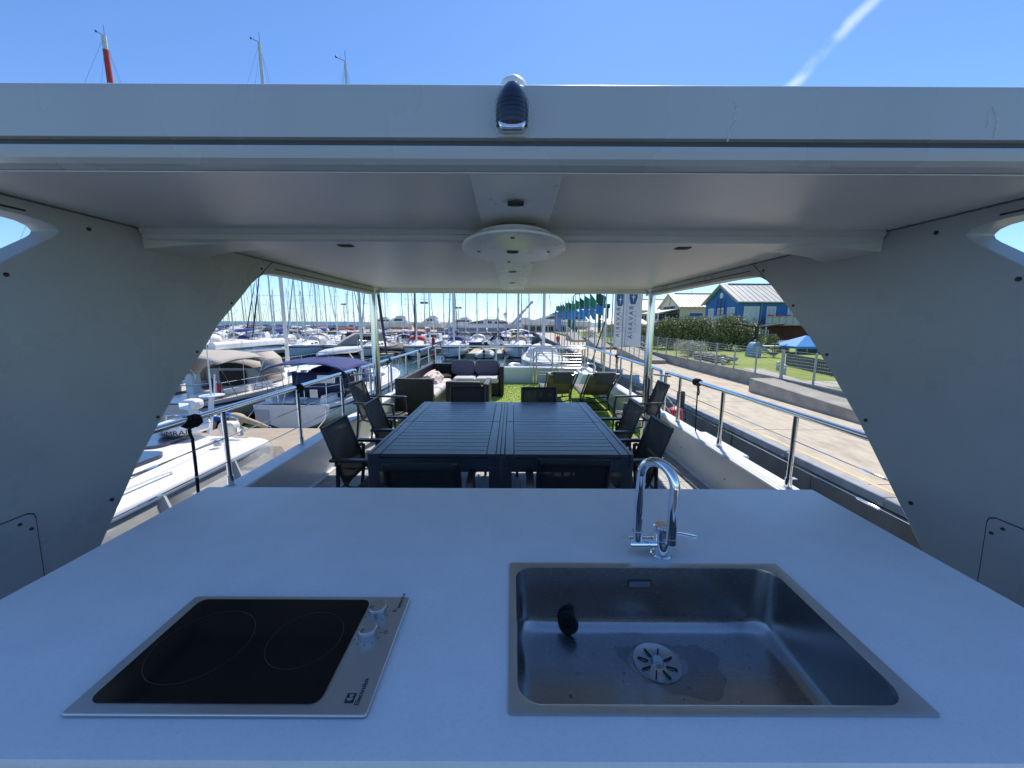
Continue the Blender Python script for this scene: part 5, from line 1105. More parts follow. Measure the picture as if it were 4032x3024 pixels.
t3, hb3, sh3, my3 = sailboat('yacht whose white mast with a red band rises above the roof at the left', -18.95, 18.9, 0, L=12.5, B=4.0, fb=1.3, mast=17.1, tm=.60, boom='beige_canvas', detail=2, mast_m='mast_white', mast_r=.13, bimini=(-5.3, -2.8, 2.9, 'white_canvas'))
MB().tube([(0, my3 - .05, 15.1), (0, my3 - .05, 16.5)], [.118, .108], 10).obj('mast_band', 'mast_red', t3, smooth=True)

# moored along the quay beyond our stern
tq, *_ = sailboat('white sloop moored along the quay beyond the stair gate', 2.55, 30.5, 180, L=11.5, B=3.6, fb=1.25, mast=16.5, tm=.42, boom='gel', detail=1, mast_m='mast_white', mast_r=.12, stripe='gel_grey', dodger='white_canvas')

# first row across the basin, bows towards us
sailboat('sloop with pale blue hull seen bow-on beyond the far railing, left of the dinghy', -6.9, 46.6, 180, L=10, B=3.0, fb=1.35, mast=14, hull='hull_blue', boom='blue_cover', dodger='blue_canvas', mast_m='alu', mast_r=.12, fenders=2, jib='white_canvas')
sailboat('white sloop with red sprayhood and red boom cover beyond the far railing', -11.7, 47.4, 192, L=10.5, B=3.2, fb=1.3, mast=14, boom='red_canvas', dodger='red_canvas', bimini=(-5.0, -2.8, 2.9, 'red_canvas'), mast_m='mast_white', mast_r=.12, jib='mast_dark', fenders=2)
sailboat('white sloop with tan sprayhood and pale hull beyond the far railing, right of the dinghy', .7, 46.3, 180, L=10.5, B=3.4, fb=1.45, mast=14.5, hull='hull_blue', boom='tan_canvas', dodger='tan_canvas', bimini=(-5.1, -3.0, 3.2, 'white_canvas'), mast_m='alu', mast_r=.12, fenders=2, jib='white_canvas')
sailboat('cream sloop moored left of the red-hooded boat', -16.6, 47.2, 176, L=9, B=3.0, fb=1.2, mast=13, hull='gel_warm', boom='white_canvas', bimini=(-4.2, -2.4, 2.7, 'dark_canvas'), jib='white_canvas')
sailboat('grey-blue sloop bow-on at the left, between the two near masts', -24.6, 47.0, 180, L=10, B=3.2, fb=1.3, mast=15, hull='hull_blue', boom='white_canvas', dodger='gel_grey', jib='white_canvas')
sailboat('long white sloop with dark waterline behind the beige canopies', -29.2, 48.2, 186, L=12, B=3.6, fb=1.4, mast=15, boom='blue_cover', dodger='gel_grey', jib='mast_dark', fenders=2)
sailboat('white sloop with blue boom cover at the left edge of the basin', -34.2, 48.5, 180, L=11, B=3.4, fb=1.3, mast=15, boom='blue_cover', dodger='blue_canvas')
sailboat('white sloop farthest left in the front row, half behind the pale side wing', -39.2, 48.5, 180, L=11, B=3.4, fb=1.3, mast=14, boom='white_canvas', dodger='white_canvas')
# rows behind: masts where the photograph shows them
r2 = [-45.5, -41.0, -37.0, -32.4, -28.3, -23.9, -19.5, -15.6, -12.4, -8.6, -5.2, -2.2, 1.4]
hulls = ['gel', 'gel', 'hull_blue', 'gel', 'navy', 'gel_warm']; covs = ['blue_cover', 'white_canvas', 'dark_canvas', 'beige_canvas', 'blue_cover', 'red_canvas']
rg = random.Random(77); CN = dict(blue_cover='blue', white_canvas='white', dark_canvas='black', beige_canvas='beige', red_canvas='red'); ORD = ('first', 'second', 'third', 'fourth', 'fifth', 'sixth', 'seventh', 'eighth', 'ninth', 'tenth', 'eleventh', 'twelfth', 'thirteenth', 'fourteenth', 'fifteenth')
for i, x in enumerate(r2):
    cv = covs[i % 6]; sailboat(f'sailing boat with {CN[cv]} boom cover in the second row, {ORD[i]} from the left', x, 58.2 + rg.uniform(-.5, .8), rg.choice((0, 180)) + rg.uniform(-3, 3), L=rg.uniform(8.5, 11), B=3.1, fb=rg.uniform(1.05, 1.35), mast=rg.uniform(10.5, 15), hull=rg.choice(hulls), boom=covs[i % 6], dodger=rg.choice(['blue_canvas', 'white_canvas', 'gel_grey', None]), detail=1, group='second row of sailing boats', jib=rg.choice(['white_canvas', None, 'navy']), spreaders=rg.choice((1, 2)))
r3 = [-56, -51, -46.5, -42.6, -38.6, -34.2, -29.8, -25.4, -21.3, -17.2, -13.4, -9.2, -5.0, -1.2, 3.2]
for i, x in enumerate(r3):
    cv = covs[(i * 2 + 1) % 6]; sailboat(f'small distant sailing boat with {CN[cv]} boom cover in the rearmost row, {ORD[i]} from the left', x, 77 + rg.uniform(-.8, 1.2), rg.choice((0, 180)) + rg.uniform(-4, 4), L=rg.uniform(8, 11), B=3.0, fb=rg.uniform(1.0, 1.3), mast=rg.uniform(9.5, 15), hull=rg.choice(hulls), boom=covs[(i * 2 + 1) % 6], dodger=rg.choice(['blue_canvas', 'white_canvas', None]), detail=0, group='rearmost row of sailing boats', spreaders=rg.choice((1, 2)))
for i in range(13):
    x = -80 + i * 2.9; cv = covs[(i * 5 + 2) % 6]
    sailboat(f'tiny far-off sailing boat with {CN[cv]} boom cover before the breakwater, {ORD[i]} from the left', x, 108 + (i % 3) * 4 + rg.uniform(-1, 1), rg.choice((0, 180)) + rg.uniform(-4, 4), L=rg.uniform(9, 12), B=3.1, fb=rg.uniform(1.0, 1.3), mast=rg.uniform(11, 17), hull=rg.choice(hulls), boom=cv, dodger=rg.choice(['blue_canvas', 'white_canvas', None]), detail=0, group='far-off sailing boats before the breakwater', spreaders=rg.choice((1, 2)))

# ================================================================== PONTOONS
def pontoon(label, x0, x1, y0, y1, z, planks=0, group='floating pontoons'):
    t = thing('pontoon', label, 'pontoon', ((x0 + x1) / 2, y0, z), group=group); hx = (x1 - x0) / 2
    MB().box(-hx, hx, 0.02, y1 - y0 - .02, -.5, -.03).obj('pontoon_float', 'wall_concrete', t)
    if planks:
        wd = (y1 - y0) / planks
        for i in range(planks): MB().box(-hx, hx, i * wd + .004, (i + 1) * wd - .004, -.029, 0).obj('plank', 'teak', t)
    else: MB().box(-hx, hx, 0, y1 - y0, -.029, 0).obj('pontoon_deck', 'concrete', t)
    return t
pontoon('teak planked pontoon behind the white motor cruiser', -62, -4.6, 10.25, 12.1, -2.0, 13)
pontoon('long grey pontoon across the basin behind the front row of bows', -64, 4.2, 52.0, 53.8, -1.95)
pontoon('far pontoon below the hardstanding wall', -66, 6, 84.0, 85.8, -1.95)
pontoon('short finger pontoon between the bow-on sloop and the dinghy', -5.15, -4.2, 44.2, 52, -2.0)
pontoon('short finger pontoon right of the dinghy', -1.9, -1.1, 45.0, 52, -2.0)
pontoon('short finger pontoon with a dark dinghy left of the red-hooded boat', -15.0, -13.6, 43.5, 52, -2.0)
for k, (x, y, m_, lab) in enumerate(((-8.9, 43.6, 'red_post', 'red mooring post beside the bow-on sloop'), (4.5, 38, 'red_post', 'red hose post at the quay seen through the stair gate'), (-4.0, 52.9, 'gel', 'white service pedestal on the pontoon behind the dinghy'), (-1.5, 52.9, 'gel', 'white service pedestal on the pontoon, right of the dinghy'), (-14.3, 52.9, 'gel_grey', 'grey service pedestal on the pontoon by the red-hooded boat'), (-.3, 84.8, 'gel', 'far white pedestal on the rear pontoon'))):
    q = thing('service_pedestal', lab, 'pedestal', (x, y, -1.95 if k != 1 else ZP)); s_ = 1.6 if k == 0 else 1.0
    MB().lathe([(.16, -1.0 if k == 0 else 0), (.16, .8 * s_), (.20, .82 * s_), (.20, 1.0 * s_), (.12, 1.12 * s_), (0, 1.14 * s_)], 12).obj('pedestal_body', m_, q, smooth=True); MB().box(-.17, .17, -.175, -.155, .3, .6).obj('socket_panel', 'bright_blue' if k in (2, 3) else 'gel_grey', q)

def outboard(t, x, y, z, s_=1.):
    MB().pillow((x, y, z + .35 * s_), (.30 * s_, .42 * s_, .42 * s_), .5, 16, 10).obj('engine_cowl', 'black_plastic', t, smooth=True)
    MB().loft([[(x + a * s_, y + b_ * s_, z + zz * s_) for a, b_ in ((-.07, -.1), (.07, -.1), (.07, .12), (-.07, .12))] for zz in (.2, -.3, -.6)], closed=True, cap0=True, cap1=True).obj('engine_leg', 'black_plastic', t)
def dinghy(label, x, y, head, L, B, tube_m='gel', engine=True):
    t = thing('inflatable_dinghy', label, 'dinghy', (x, y, ZW + .28), R(head)); r_ = B * .13; pts = []
    for i in range(19):
        s = i / 18
        if s < .38: pts.append((-(B / 2 - r_), -L / 2 + s / .38 * L * .68, .06))
        elif s > .62: pts.append(((B / 2 - r_), -L / 2 + (1 - s) / .38 * L * .68, .06))
        else:
            a = math.pi - (s - .38) / .24 * math.pi; pts.append(((B / 2 - r_) * math.cos(a), L * .18 + L * .30 * math.sin(a), .06 + .16 * math.sin(a)))
    MB().tube(pts, [r_ * .6] + [r_] * 17 + [r_ * .6], 10).obj('air_tube', tube_m, t, smooth=True)
    MB().box(-(B / 2 - r_), B / 2 - r_, -L / 2 + .1, L * .25, -.18, -.05).obj('floor', 'gel_grey', t); MB().box(-(B / 2 - r_ * 1.5), B / 2 - r_ * 1.5, -L / 2 + .12, -L / 2 + .2, -.1, .25).obj('transom_board', 'gel_grey', t)
    MB().box(-(B / 2 - r_), B / 2 - r_, -.1, .2, .12, .16).obj('thwart', 'gel', t)
    if engine: outboard(t, 0, -L / 2 + .02, .18)
    return t
dinghy('white inflatable dinghy with black outboard, stern towards us beyond the far railing', -3.2, 45.6, 0, 4.2, 2.2)
dinghy('white inflatable tender with black engine just beyond our stern, left of the stair gate', .95, 31.5, 35, 3.4, 1.6)
dinghy('dark inflatable dinghy lying on the finger pontoon left of the red-hooded boat', -14.3, 45.5, 80, 3.4, 1.5, 'dark_canvas', False).location.z = -1.7

# ================================================================== MOTOR BOATS
def motoryacht(label, x, y, z, head, L, B, H, hullm, houses, wins, keel=True, group=None, name='motor_yacht', cat='motor yacht', stripe=None, fly=None):
    t = thing(name, label, cat, (x, y, z), R(head), group); N = 12
    sheer = lambda s: H * (.86 + .26 * s * s)
    secs = []
    for i in range(N + 1):
        s = i / N; w_ = hbf(s, .92) * B / 2; zs = sheer(s); pts = []
        for u in (0, .3, .6, .82, 1.0):
            hw = w_ * (1 - .14 * u - (.86 * max(0, (u - .6) / .4) ** 1.3)); pts.append((hw, (-.5 + s) * L - u * L * .10 * s ** 6, zs * (1 - u) + (.10 * H * s * s) * u))
        secs.append([(-q[0], q[1], q[2]) for q in pts] + [q for q in pts[::-1][1:]])
    MB().loft(secs, cap0=True).obj('hull', hullm, t, smooth=True, angle=50)
    MB().loft([[(k * hbf(i / N, .92) * B / 2 * .98, (-.5 + i / N) * L, sheer(i / N) - .03 + .05 * (1 - k * k)) for k in (-1, -.5, 0, .5, 1)] for i in range(N + 1)]).obj('deck', 'gel', t)
    for (poly, w_, mm, nm) in houses:
        MB().prism([(a * L, b_ * H) for a, b_ in poly], 'x', -w_ * B / 2, w_ * B / 2).obj(nm, mm, t, bevel=.12, seg=3)
    for (poly, w_) in wins:
        for sx in (-1, 1):
            a0, a1 = sx * (w_ * B / 2 + .015), sx * (w_ * B / 2 - .05); MB().prism([(a * L, b_ * H) for a, b_ in poly], 'x', min(a0, a1), max(a0, a1)).obj('side_window', 'window_dark', t)
    if stripe: 
        for sx in (-1, 1): MB().loft([[(sx * (hbf(i / N, .92) * B / 2 * .97 + .02), (-.5 + i / N) * L, sheer(i / N) * k) for k in (.70, .78)] for i in range(N)]).obj('hull_stripe', stripe, t)
    return t
# beige cruiser in the front row, bow to lower left
bc = motoryacht('beige canvas-topped motor cruiser with dark hull behind the near mast', -20.2, 49.2, ZW - .1, 118, 9.2, 3.2, 1.35, 'gel_warm', [([(-.40, .9), (.22, 1.0), (.10, 1.55), (-.02, 2.0), (-.36, 2.05), (-.42, 1.2)], .80, 'beige_canvas', 'canvas_house')], [([(-.30, 1.35), (-.04, 1.35), (-.06, 1.75), (-.28, 1.75)], .80)], name='motor_cruiser', cat='motor cruiser', stripe='navy')
MB().loft([[(sx * (hbf(s, .92) * 1.6 - .02), (-.5 + s) * 9.2, z) for z in (.2, .55)] for s in (0, .3, .6, .8, .92) for sx in (1,)]).obj('hull_band', 'rock', bc)
for (x, y, h_, lab) in ((-44, 66, 100, 'white cabin cruiser in the gap behind the second row, far left'), (-35.5, 66.5, 80, 'white cabin cruiser in the gap behind the second row, left'), (-22, 66.3, 95, 'white cabin cruiser in the gap behind the beige cruiser'), (-14.5, 67, 85, 'white cabin cruiser in the gap behind the red-hooded boat')):
    motoryacht(lab, x, y, ZW - .1, h_, 7.5, 2.7, 1.15, 'gel', [([(-.30, .9), (.20, 1.0), (.08, 1.5), (-.02, 1.9), (-.28, 1.95)], .78, 'gel', 'cabin')], [([(-.24, 1.35), (.02, 1.35), (-.03, 1.75), (-.22, 1.75)], .78)], name='motor_cruiser', cat='motor cruiser', stripe='navy_stripe', group='small cabin cruisers')

# hardstanding with yachts ashore
hs = MB().box(-46, 120, 94, 200, ZW - 3, -.85).obj('hardstanding', 'concrete', kind='structure')
MB().box(-46, 5.3, 93.7, 93.99, ZW - 3, -.95).obj('hardstanding_wall', 'quay_face', kind='structure')
big = motoryacht('big white flybridge yacht ashore behind the flags, bow to the left', 11.2, 103, -.3, 90, 18.5, 5.0, 2.5, 'gel',
    [([(-.46, .9), (.30, 1.0), (.12, 1.42), (-.02, 1.56), (-.40, 1.50)], .80, 'gel', 'saloon'), ([(-.42, 1.45), (.10, 1.5), (.02, 1.78), (-.10, 1.98), (-.28, 1.9), (-.42, 1.62)], .66, 'gel', 'flybridge'), ([(-.16, 1.94), (-.06, 2.02), (-.10, 2.22), (-.20, 2.25), (-.30, 2.18), (-.30, 2.14)], .5, 'window_dark', 'hardtop')],
    [([(-.40, 1.08), (-.12, 1.1), (-.10, 1.40), (-.20, 1.44), (-.40, 1.40)], .80), ([(-.08, 1.1), (.16, 1.12), (.06, 1.40), (-.06, 1.44)], .80), ([(-.20, 1.60), (.06, 1.56), (-.02, 1.76), (-.12, 1.92), (-.20, 1.9)], .66)])
for i in range(4): MB().box(2.36, 2.42, -2 + i * 2.4, -1.4 + i * 2.4, 1.45, 1.62).obj('porthole', 'window_dark', big); 
for i in range(4): MB().box(-.25, .25, -6 + i * 3.6, -5.6 + i * 3.6, -.5, .12).obj('keel_block', 'rock', big)
motoryacht('long low white yacht ashore behind the blue fence panels', -8.4, 104, -1.0, 90, 17, 4.8, 2.1, 'gel',
    [([(-.46, .9), (.28, 1.0), (.16, 1.22), (.04, 1.42), (-.40, 1.42)], .80, 'gel', 'saloon'), ([(-.38, 1.40), (.02, 1.42), (-.06, 1.58), (-.30, 1.6)], .6, 'gel', 'flybridge')],
    [([(-.05, 1.06), (.20, 1.08), (.05, 1.34), (-.05, 1.34)], .80), ([(-.18, 1.06), (-.10, 1.06), (-.10, 1.36), (-.18, 1.36)], .80), ([(-.42, 1.05), (-.22, 1.05), (-.22, 1.32), (-.42, 1.32)], .80), ([(-.30, 1.46), (-.02, 1.46), (-.08, 1.56), (-.28, 1.57)], .6)])
rm = thing('radar_mast', 'radar mast with white satellite dome on the low yacht', 'radar mast', (-4.2, 104, 2.0))
MB().tube([(0, 0, 0), (.3, 0, 1.2), (.8, 0, 3.4)], [.22, .14, .05], 8).obj('mast_pole', 'gel', rm); MB().sphere((2.3, 0, 1.6), .55, 14, 10, (1, 1, 1.1)).obj('satellite_dome', 'gel', rm, smooth=True); MB().tube([(2.3, 0, .0), (2.3, 0, 1.2)], .08, 6).obj('dome_post', 'gel', rm)
MB().bar((-2.2, 0, .75), (3.2, 0, .75), .3, .12).obj('radar_arch', 'gel', rm)
for x, lab, s_ in ((-22.6, 'white cabin cruiser standing ashore behind the bow-on sloop', 1.), (-31.5, 'white flybridge cruiser ashore at the left of the hardstanding', 1.15)):
    motoryacht(lab, x, 103, -.5, 86 if s_ == 1 else 94, 8.6 * s_, 3.2, 1.9, 'gel_warm', [([(-.40, .9), (.12, 1.0), (.02, 1.4), (-.05, 1.62), (-.30, 1.68), (-.42, 1.1)], .8, 'gel', 'cabin'), ([(-.36, 1.6), (-.06, 1.6), (-.12, 1.9), (-.30, 1.95)], .55, 'gel_warm', 'flybridge')], [([(-.28, 1.2), (-.04, 1.2), (-.08, 1.5), (-.26, 1.52)], .8)], name='motor_cruiser', cat='motor cruiser', group=None)
# more white superstructures beyond, seen over the wall
for i, (x, lab) in enumerate(((-38.5, 'white motor yacht ashore at the far left end of the hardstanding'), (-15.5, 'small white motor yacht ashore between the cruiser and the low yacht'), (1.9, 'white motor yacht stern ashore beneath the crane'))):
    motoryacht(lab, x, 112, -.6, 90, 10.5, 3.6, 2.0, 'gel', [([(-.42, .9), (.18, 1.0), (.05, 1.45), (-.36, 1.5)], .8, 'gel', 'saloon'), ([(-.3, 1.48), (-.02, 1.48), (-.1, 1.75), (-.28, 1.78)], .6, 'gel', 'flybridge')], [([(-.32, 1.12), (.08, 1.12), (0, 1.36), (-.32, 1.36)], .8)], group=None)
fpn = thing('hoarding', 'row of grey-blue fence panels along the hardstanding edge', 'fence', (-18.4, 95.2, -.85))
for i in range(7): MB().box(i * 2.36, i * 2.36 + 2.3, 0, .06, .05, 1.05).obj('hoarding_panel', 'fence_panel', fpn)
for i in range(8): MB().box(i * 2.36 - .04, i * 2.36, -.02, .1, 0, 1.1).obj('hoarding_post', 'galv', fpn)
cr = thing('mobile_crane', 'grey boom crane raised over the white yachts', 'crane', (.6, 101, -.85))
MB().bar((-1.0, 0, 1.6), (4.3, 0, 7.4), .55, .55).obj('crane_boom', 'gel_grey', cr); MB().box(-2.2, .8, -1, 1, .3, 1.9).obj('crane_body', 'gel_grey', cr, bevel=.1); MB().bar((.2, 0, 1.6), (1.6, 0, 4.0), .22, .22).obj('crane_ram', 'galv', cr); MB().obox((4.35, 0, 7.5), (.7, .5, .6)).obj('boom_head', 'tan_canvas', cr)
for x in (-1.7, .4):
    for y in (-1.05, 1.05): MB().lathe([(0, -.15), (.45, -.15), (.45, .15), (0, .15)], 14, (x, y, .45), 'y').obj('wheel', 'rubber_black', cr)
tl = thing('travel_lift', 'dark green boat hoist frame behind the flags', 'boat hoist', (13.6, 86, -.85))
for x in (0, 7.2):
    for y in (0, 7): MB().box(x - .3, x + .3, y - .35, y + .35, 0, 6.0).obj('hoist_leg', 'lift_green', tl)
for y in (0, 7): MB().box(-.6, 7.8, y - .35, y + .35, 5.6, 6.5).obj('hoist_beam', 'lift_green', tl)
MB().box(6.9, 7.5, 0, 7, 5.7, 6.4).obj('hoist_beam', 'lift_green', tl)
MB().tube([(-.2, 0, 6.4), (-.3, 0, 8.0), (.3, 0, 8.6), (3.2, 0, 8.7)], .13, 8).obj('hose_arch', 'lift_green', tl, smooth=True)
of = thing('harbour_office', 'long grey building with dark windows at the head of the quay', 'building', (2.6, 95.5, -.85))
MB().box(0, 11, 0, 3, 0, 1.75).obj('wall', 'gel_grey', of); MB().box(-.3, 11.3, -.4, 3.3, 1.76, 1.95).obj('flat_roof', 'roof_metal', of)
for i in range(7): MB().box(.4 + i * 1.5, 1.5 + i * 1.5, -.03, .02, .3, 1.45).obj('window', 'window_dark', of)
for k, (x, y, z0, h_, lab) in enumerate(((-23.6, 105, -.85, 7.2, 'floodlight pole above the white cabin cruiser'), (-16.3, 118, -.85, 6.4, 'floodlight pole behind the low white yacht'), (-68, 158, -.3, 8.5, 'floodlight pole on the breakwater at the left'))):
    q = thing('floodlight_pole', lab, 'light pole', (x, y, z0)); MB().tube([(0, 0, 0), (0, 0, h_)], .11, 6).obj('pole', 'galv', q); MB().box(-1.0, -.1, -.2, .2, h_, h_ + .55).obj('lamp_head', 'rock', q); MB().box(.1, 1.0, -.2, .2, h_, h_ + .55).obj('lamp_head', 'rock', q)
# breakwater
bw = MB().box(-420, -46, 152, 160, ZW - 4, -.35).obj('breakwater', 'rock', kind='structure')
MB().box(-110, -46, 151.5, 151.98, -1.2, -.05).obj('breakwater_parapet', 'gel_grey', kind='structure')
rgk = random.Random(31); q = MB()
for i in range(420):
    x = rgk.uniform(-230, -46); s_ = rgk.uniform(.5, 1.3); c_ = (x, 150.5 + rgk.uniform(-1.6, 1.2), ZW + rgk.uniform(0, 1.5)); k = MB().sphere(c_, s_, 6, 4, (1, 1, .7)); q.add(k.v, k.f)
q.obj('breakwater_rocks', 'rock', kind='stuff')
q = MB()
for i in range(160):
    x = -46 - i * 1.6; q.bar((x, 153, -.35), (x, 153, .75), .05, .05)
q.bar((-46, 153, .75), (-300, 153, .75), .06, .06).bar((-46, 153, .3), (-300, 153, .3), .04, .04)
tag(q.obj('breakwater_railing', 'galv'), 'thin railing along the top of the breakwater', 'railing')

# ------------------------------------------------------------------ the white motor cruiser alongside at the left
mc = thing('motor_cruiser', 'white hardtop motor cruiser lying close alongside at the left', 'motor cruiser', (0, 0, 0))
secs = []
for i in range(11):
    s = i / 10; yy = 9.6 - s * 14; w_ = 2.0 * hbf(s, .9); cx = -5.75
    secs.append([(cx - w_, yy, -1.15), (cx - w_ * .98, yy, -1.8), (cx - w_ * .85, yy, ZW - .3), (cx + w_ * .85, yy, ZW - .3), (cx + w_ * .98, yy, -1.8), (cx + w_, yy, -1.15)])
MB().loft(secs, cap0=True, cap1=True).obj('hull', 'gel', mc, smooth=True, angle=40)
MB().loft([[(-5.75 + k * 2.0 * hbf(i / 10, .9), 9.6 - i * 1.4, -1.15 + .02 * (1 - k * k)) for k in (-1, -.4, .4, 1)] for i in range(11)]).obj('deck', 'gel', mc)
def roof_sec(yy, zt, w0, w1): # x from w0 (left) to w1 (right edge)
    return [(w0, yy, zt - .22), (w0 + .10, yy, zt - .06), (w0 + .45, yy, zt + .01), ((w0 + w1) / 2, yy, zt + .05), (w1 - .62, yy, zt + .0), (w1 - .55, yy, zt - .02), (w1 - .36, yy, zt - .025), (w1 - .30, yy, zt - .005), (w1 - .14, yy, zt - .02), (w1 - .03, yy, zt - .05), (w1, yy, zt - .10), (w1 - .02, yy, zt - .16)]
hr_ = [roof_sec(yy, zt, -7.7 + c_, -3.84 - c_ * .6) for yy, zt, c_ in ((-2.5, -.25, .35), (-1.0, -.20, .1), (1, -.18, 0), (3, -.18, 0), (5.0, -.19, 0), (5.7, -.21, .04), (5.98, -.25, .12), (6.10, -.34, .22), (6.11, -.42, .26))]
hd = MB().loft(hr_, cap0=True, cap1=True).obj('hardtop', 'gel_hardtop' if False else 'gel', mc, smooth=True, angle=60)
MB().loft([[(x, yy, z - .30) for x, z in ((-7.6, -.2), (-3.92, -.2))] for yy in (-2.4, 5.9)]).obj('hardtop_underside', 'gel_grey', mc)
for x0, x1, y0, y1 in ((-6.9, -4.92, 5.12, 5.84), (-6.7, -4.57, 2.4, 4.93)):
    MB().prism(rrect(x0, x1, y0, y1, .16), 'z', -.17, -.128).obj('sunroof_glass', 'sunroof', mc) if 'sunroof' in M else None
for x in (-4.45,): MB().bar((x, 0, -.175), (x, 5.6, -.185), .05, .03).obj('roof_rib', 'gel', mc, bevel=.01)
MB().tube([(-4.02, 4.35, -.24), (-4.02, 4.30, -.16), (-4.02, 4.1, -.145), (-4.02, 2.0, -.135), (-4.02, 1.9, -.22)], .018, 8).obj('roof_grab_rail', 'gel', mc, smooth=True)
for x_, y_, s_ in ((-4.9, 1.6, .09), (-4.25, 5.35, .05), (-6.1, 6.0 - .35, .06)): MB().lathe([(s_, -.19), (s_, -.12), (s_ * .7, -.10), (0, -.098)], 16, (x_, y_, 0)).obj('roof_vent', 'gel_grey', mc, smooth=True)
MB().tube([(-4.25, 5.35, -.1), (-4.1, 3.2, -.12), (-4.2, 1.2, -.12)], .006, 5).obj('folded_antenna', 'rubber_black', mc)
MB().box(-3.895, -3.885, 0, 5.6, -.335, -.315).obj('rubbing_trim', 'gel_grey', mc)
# clear side curtains with frames
for y0, y1 in ((5.15, 6.0), (4.05, 5.05), (2.9, 3.95), (1.75, 2.8)):
    MB().loft([[(-3.88, yy, -.34), (-3.80, yy, -.75), (-3.72, yy, -1.14)] for yy in (y0, (y0 + y1) / 2, y1)]).obj('clear_curtain', 'vinyl', mc, smooth=True, solid=.006)
for yy in (5.1, 4.0, 2.85, 1.7): MB().bar((-3.89, yy, -.33), (-3.70, yy + .08, -1.15), .05, .09).obj('window_pillar', 'gel_grey', mc)
MB().box(-7.2, -4.3, 1.0, 5.2, -1.14, -.9).obj('cabin_bench', 'gel_warm', mc, bevel=.05); MB().box(-4.6, -4.1, 3.1, 3.9, -1.14, -.62).obj('helm_seat', 'gel_grey', mc, bevel=.05); MB().box(-4.9, -4.1, 4.5, 5.0, -1.14, -.75).obj('sink_unit', 'gel_warm', mc, bevel=.04)
MB().loft([[(x, 6.02 + .5 * k, -.42 - .72 * k) for x in (-7.3, -6, -5, -4.1)] for k in (0, .5, 1)]).obj('stern_curtain', 'vinyl', mc, smooth=True, solid=.006)
MB().loft([[(-4.1 + .35 * k2, 6.02 + .5 * k - k2 * .02 * k, -.42 - .72 * k) for k2 in (0, .5, 1)] for k in (0, .5, 1)]).obj('corner_curtain', 'vinyl', mc, smooth=True, solid=.006)
MB().tube([(-3.80, 7.4, -1.15), (-3.80, 7.4, -.85), (-3.80, 7.5, -.78), (-3.80, 8.3, -.78), (-3.82, 8.4, -.85), (-3.82, 8.45, -1.15)], .022, 8).obj('cockpit_rail', 'steel', mc, smooth=True)
MB().box(-7.4, -4.1, 6.8, 9.4, -1.14, -1.08).obj('cockpit_sole', 'teak', mc)
rd = thing('radar_dome', 'white radar dome with blue lettering on the cruiser roof', 'radar', (-5.08, 5.80, -.15))
MB().lathe([(.20, 0), (.22, .03), (.30, .05), (.335, .09), (.335, .15), (.31, .20), (.20, .235), (0, .245)], 36).obj('dome', 'gel', rd, smooth=True); MB().lathe([(.3365, .150), (.3385, .156), (.3385, .166), (.332, .172)], 36).obj('dome_band', 'hull_blue', rd)
v_, f_ = text_mesh('SIMRAD', .115, .002)
vv = []
for a, b_, c_ in v_:
    an_ = R(-108) + (a + .02) / .337; vv.append((.3375 * math.cos(an_) + abs(c_) * math.cos(an_), .3375 * math.sin(an_) + abs(c_) * math.sin(an_), .063 + b_ * .9))
MB().add(vv, f_).obj('lettering', 'navy_stripe', rd)
wb = thing('roof_horn_box', 'white rounded box with steel clasp at the stern edge of the cruiser roof', 'box', (-4.44, 5.86, -.19)); MB().pillow((0, 0, .125), (.26, .18, .20), .3, 28, 12).obj('box_body', 'gel_warm', wb, smooth=True); MB().box(.145, .19, -.04, .03, .0, .14).obj('clasp', 'steel', wb); MB().tube([(.17, 0, .15), (.24, .0, .06)], .012, 6).obj('handle', 'steel', wb)
sl_ = thing('searchlight', 'white searchlight with chrome face on the radar arch of the cruiser', 'searchlight', (-5.09, 6.0, .12)); MB().pillow((0, 0, .16), (.25, .20, .17), .35, 24, 12).obj('lamp_housing', 'gel', sl_, smooth=True); MB().box(-.125, .03, -.108, -.092, .10, .20).obj('lamp_face', 'chrome', sl_); MB().lathe([(.07, -.12), (.07, .09), (.05, .09)], 16).obj('lamp_foot', 'gel', sl_, smooth=True)
ra = thing('radar_arch', 'steel radar arch with antennas over the stern edge of the cruiser roof', 'radar arch', (-4.82, 6.0, -.2))
MB().tube([(-.75, 0, 0), (-.72, 0, .28), (-.55, 0, .30), (.35, 0, .28), (.42, 0, .24), (.44, .02, 0)], .014, 8).obj('arch_tube', 'steel', ra, smooth=True)
MB().bar((-.06, 0, 0), (.04, .02, .62), .05, .06).obj('arch_mast', 'hull_blue', ra); MB().lathe([(.0, .60), (.17, .612), (.17, .625), (0, .635)], 20, (.04, .02, 0)).obj('top_plate', 'hull_blue', ra)
MB().tube([(.03, .02, .63), (.05, .02, 1.45)], [.016, .006], 6).obj('whip_antenna', 'gel', ra); MB().tube([(.08, .02, .63), (.12, .02, .95)], .012, 6).obj('stub_antenna', 'gel', ra)
for x in (-.12, .02, .12): MB().sphere((x, -.06, .34), .035, 10, 8).obj('chrome_ball', 'chrome', ra, smooth=True)

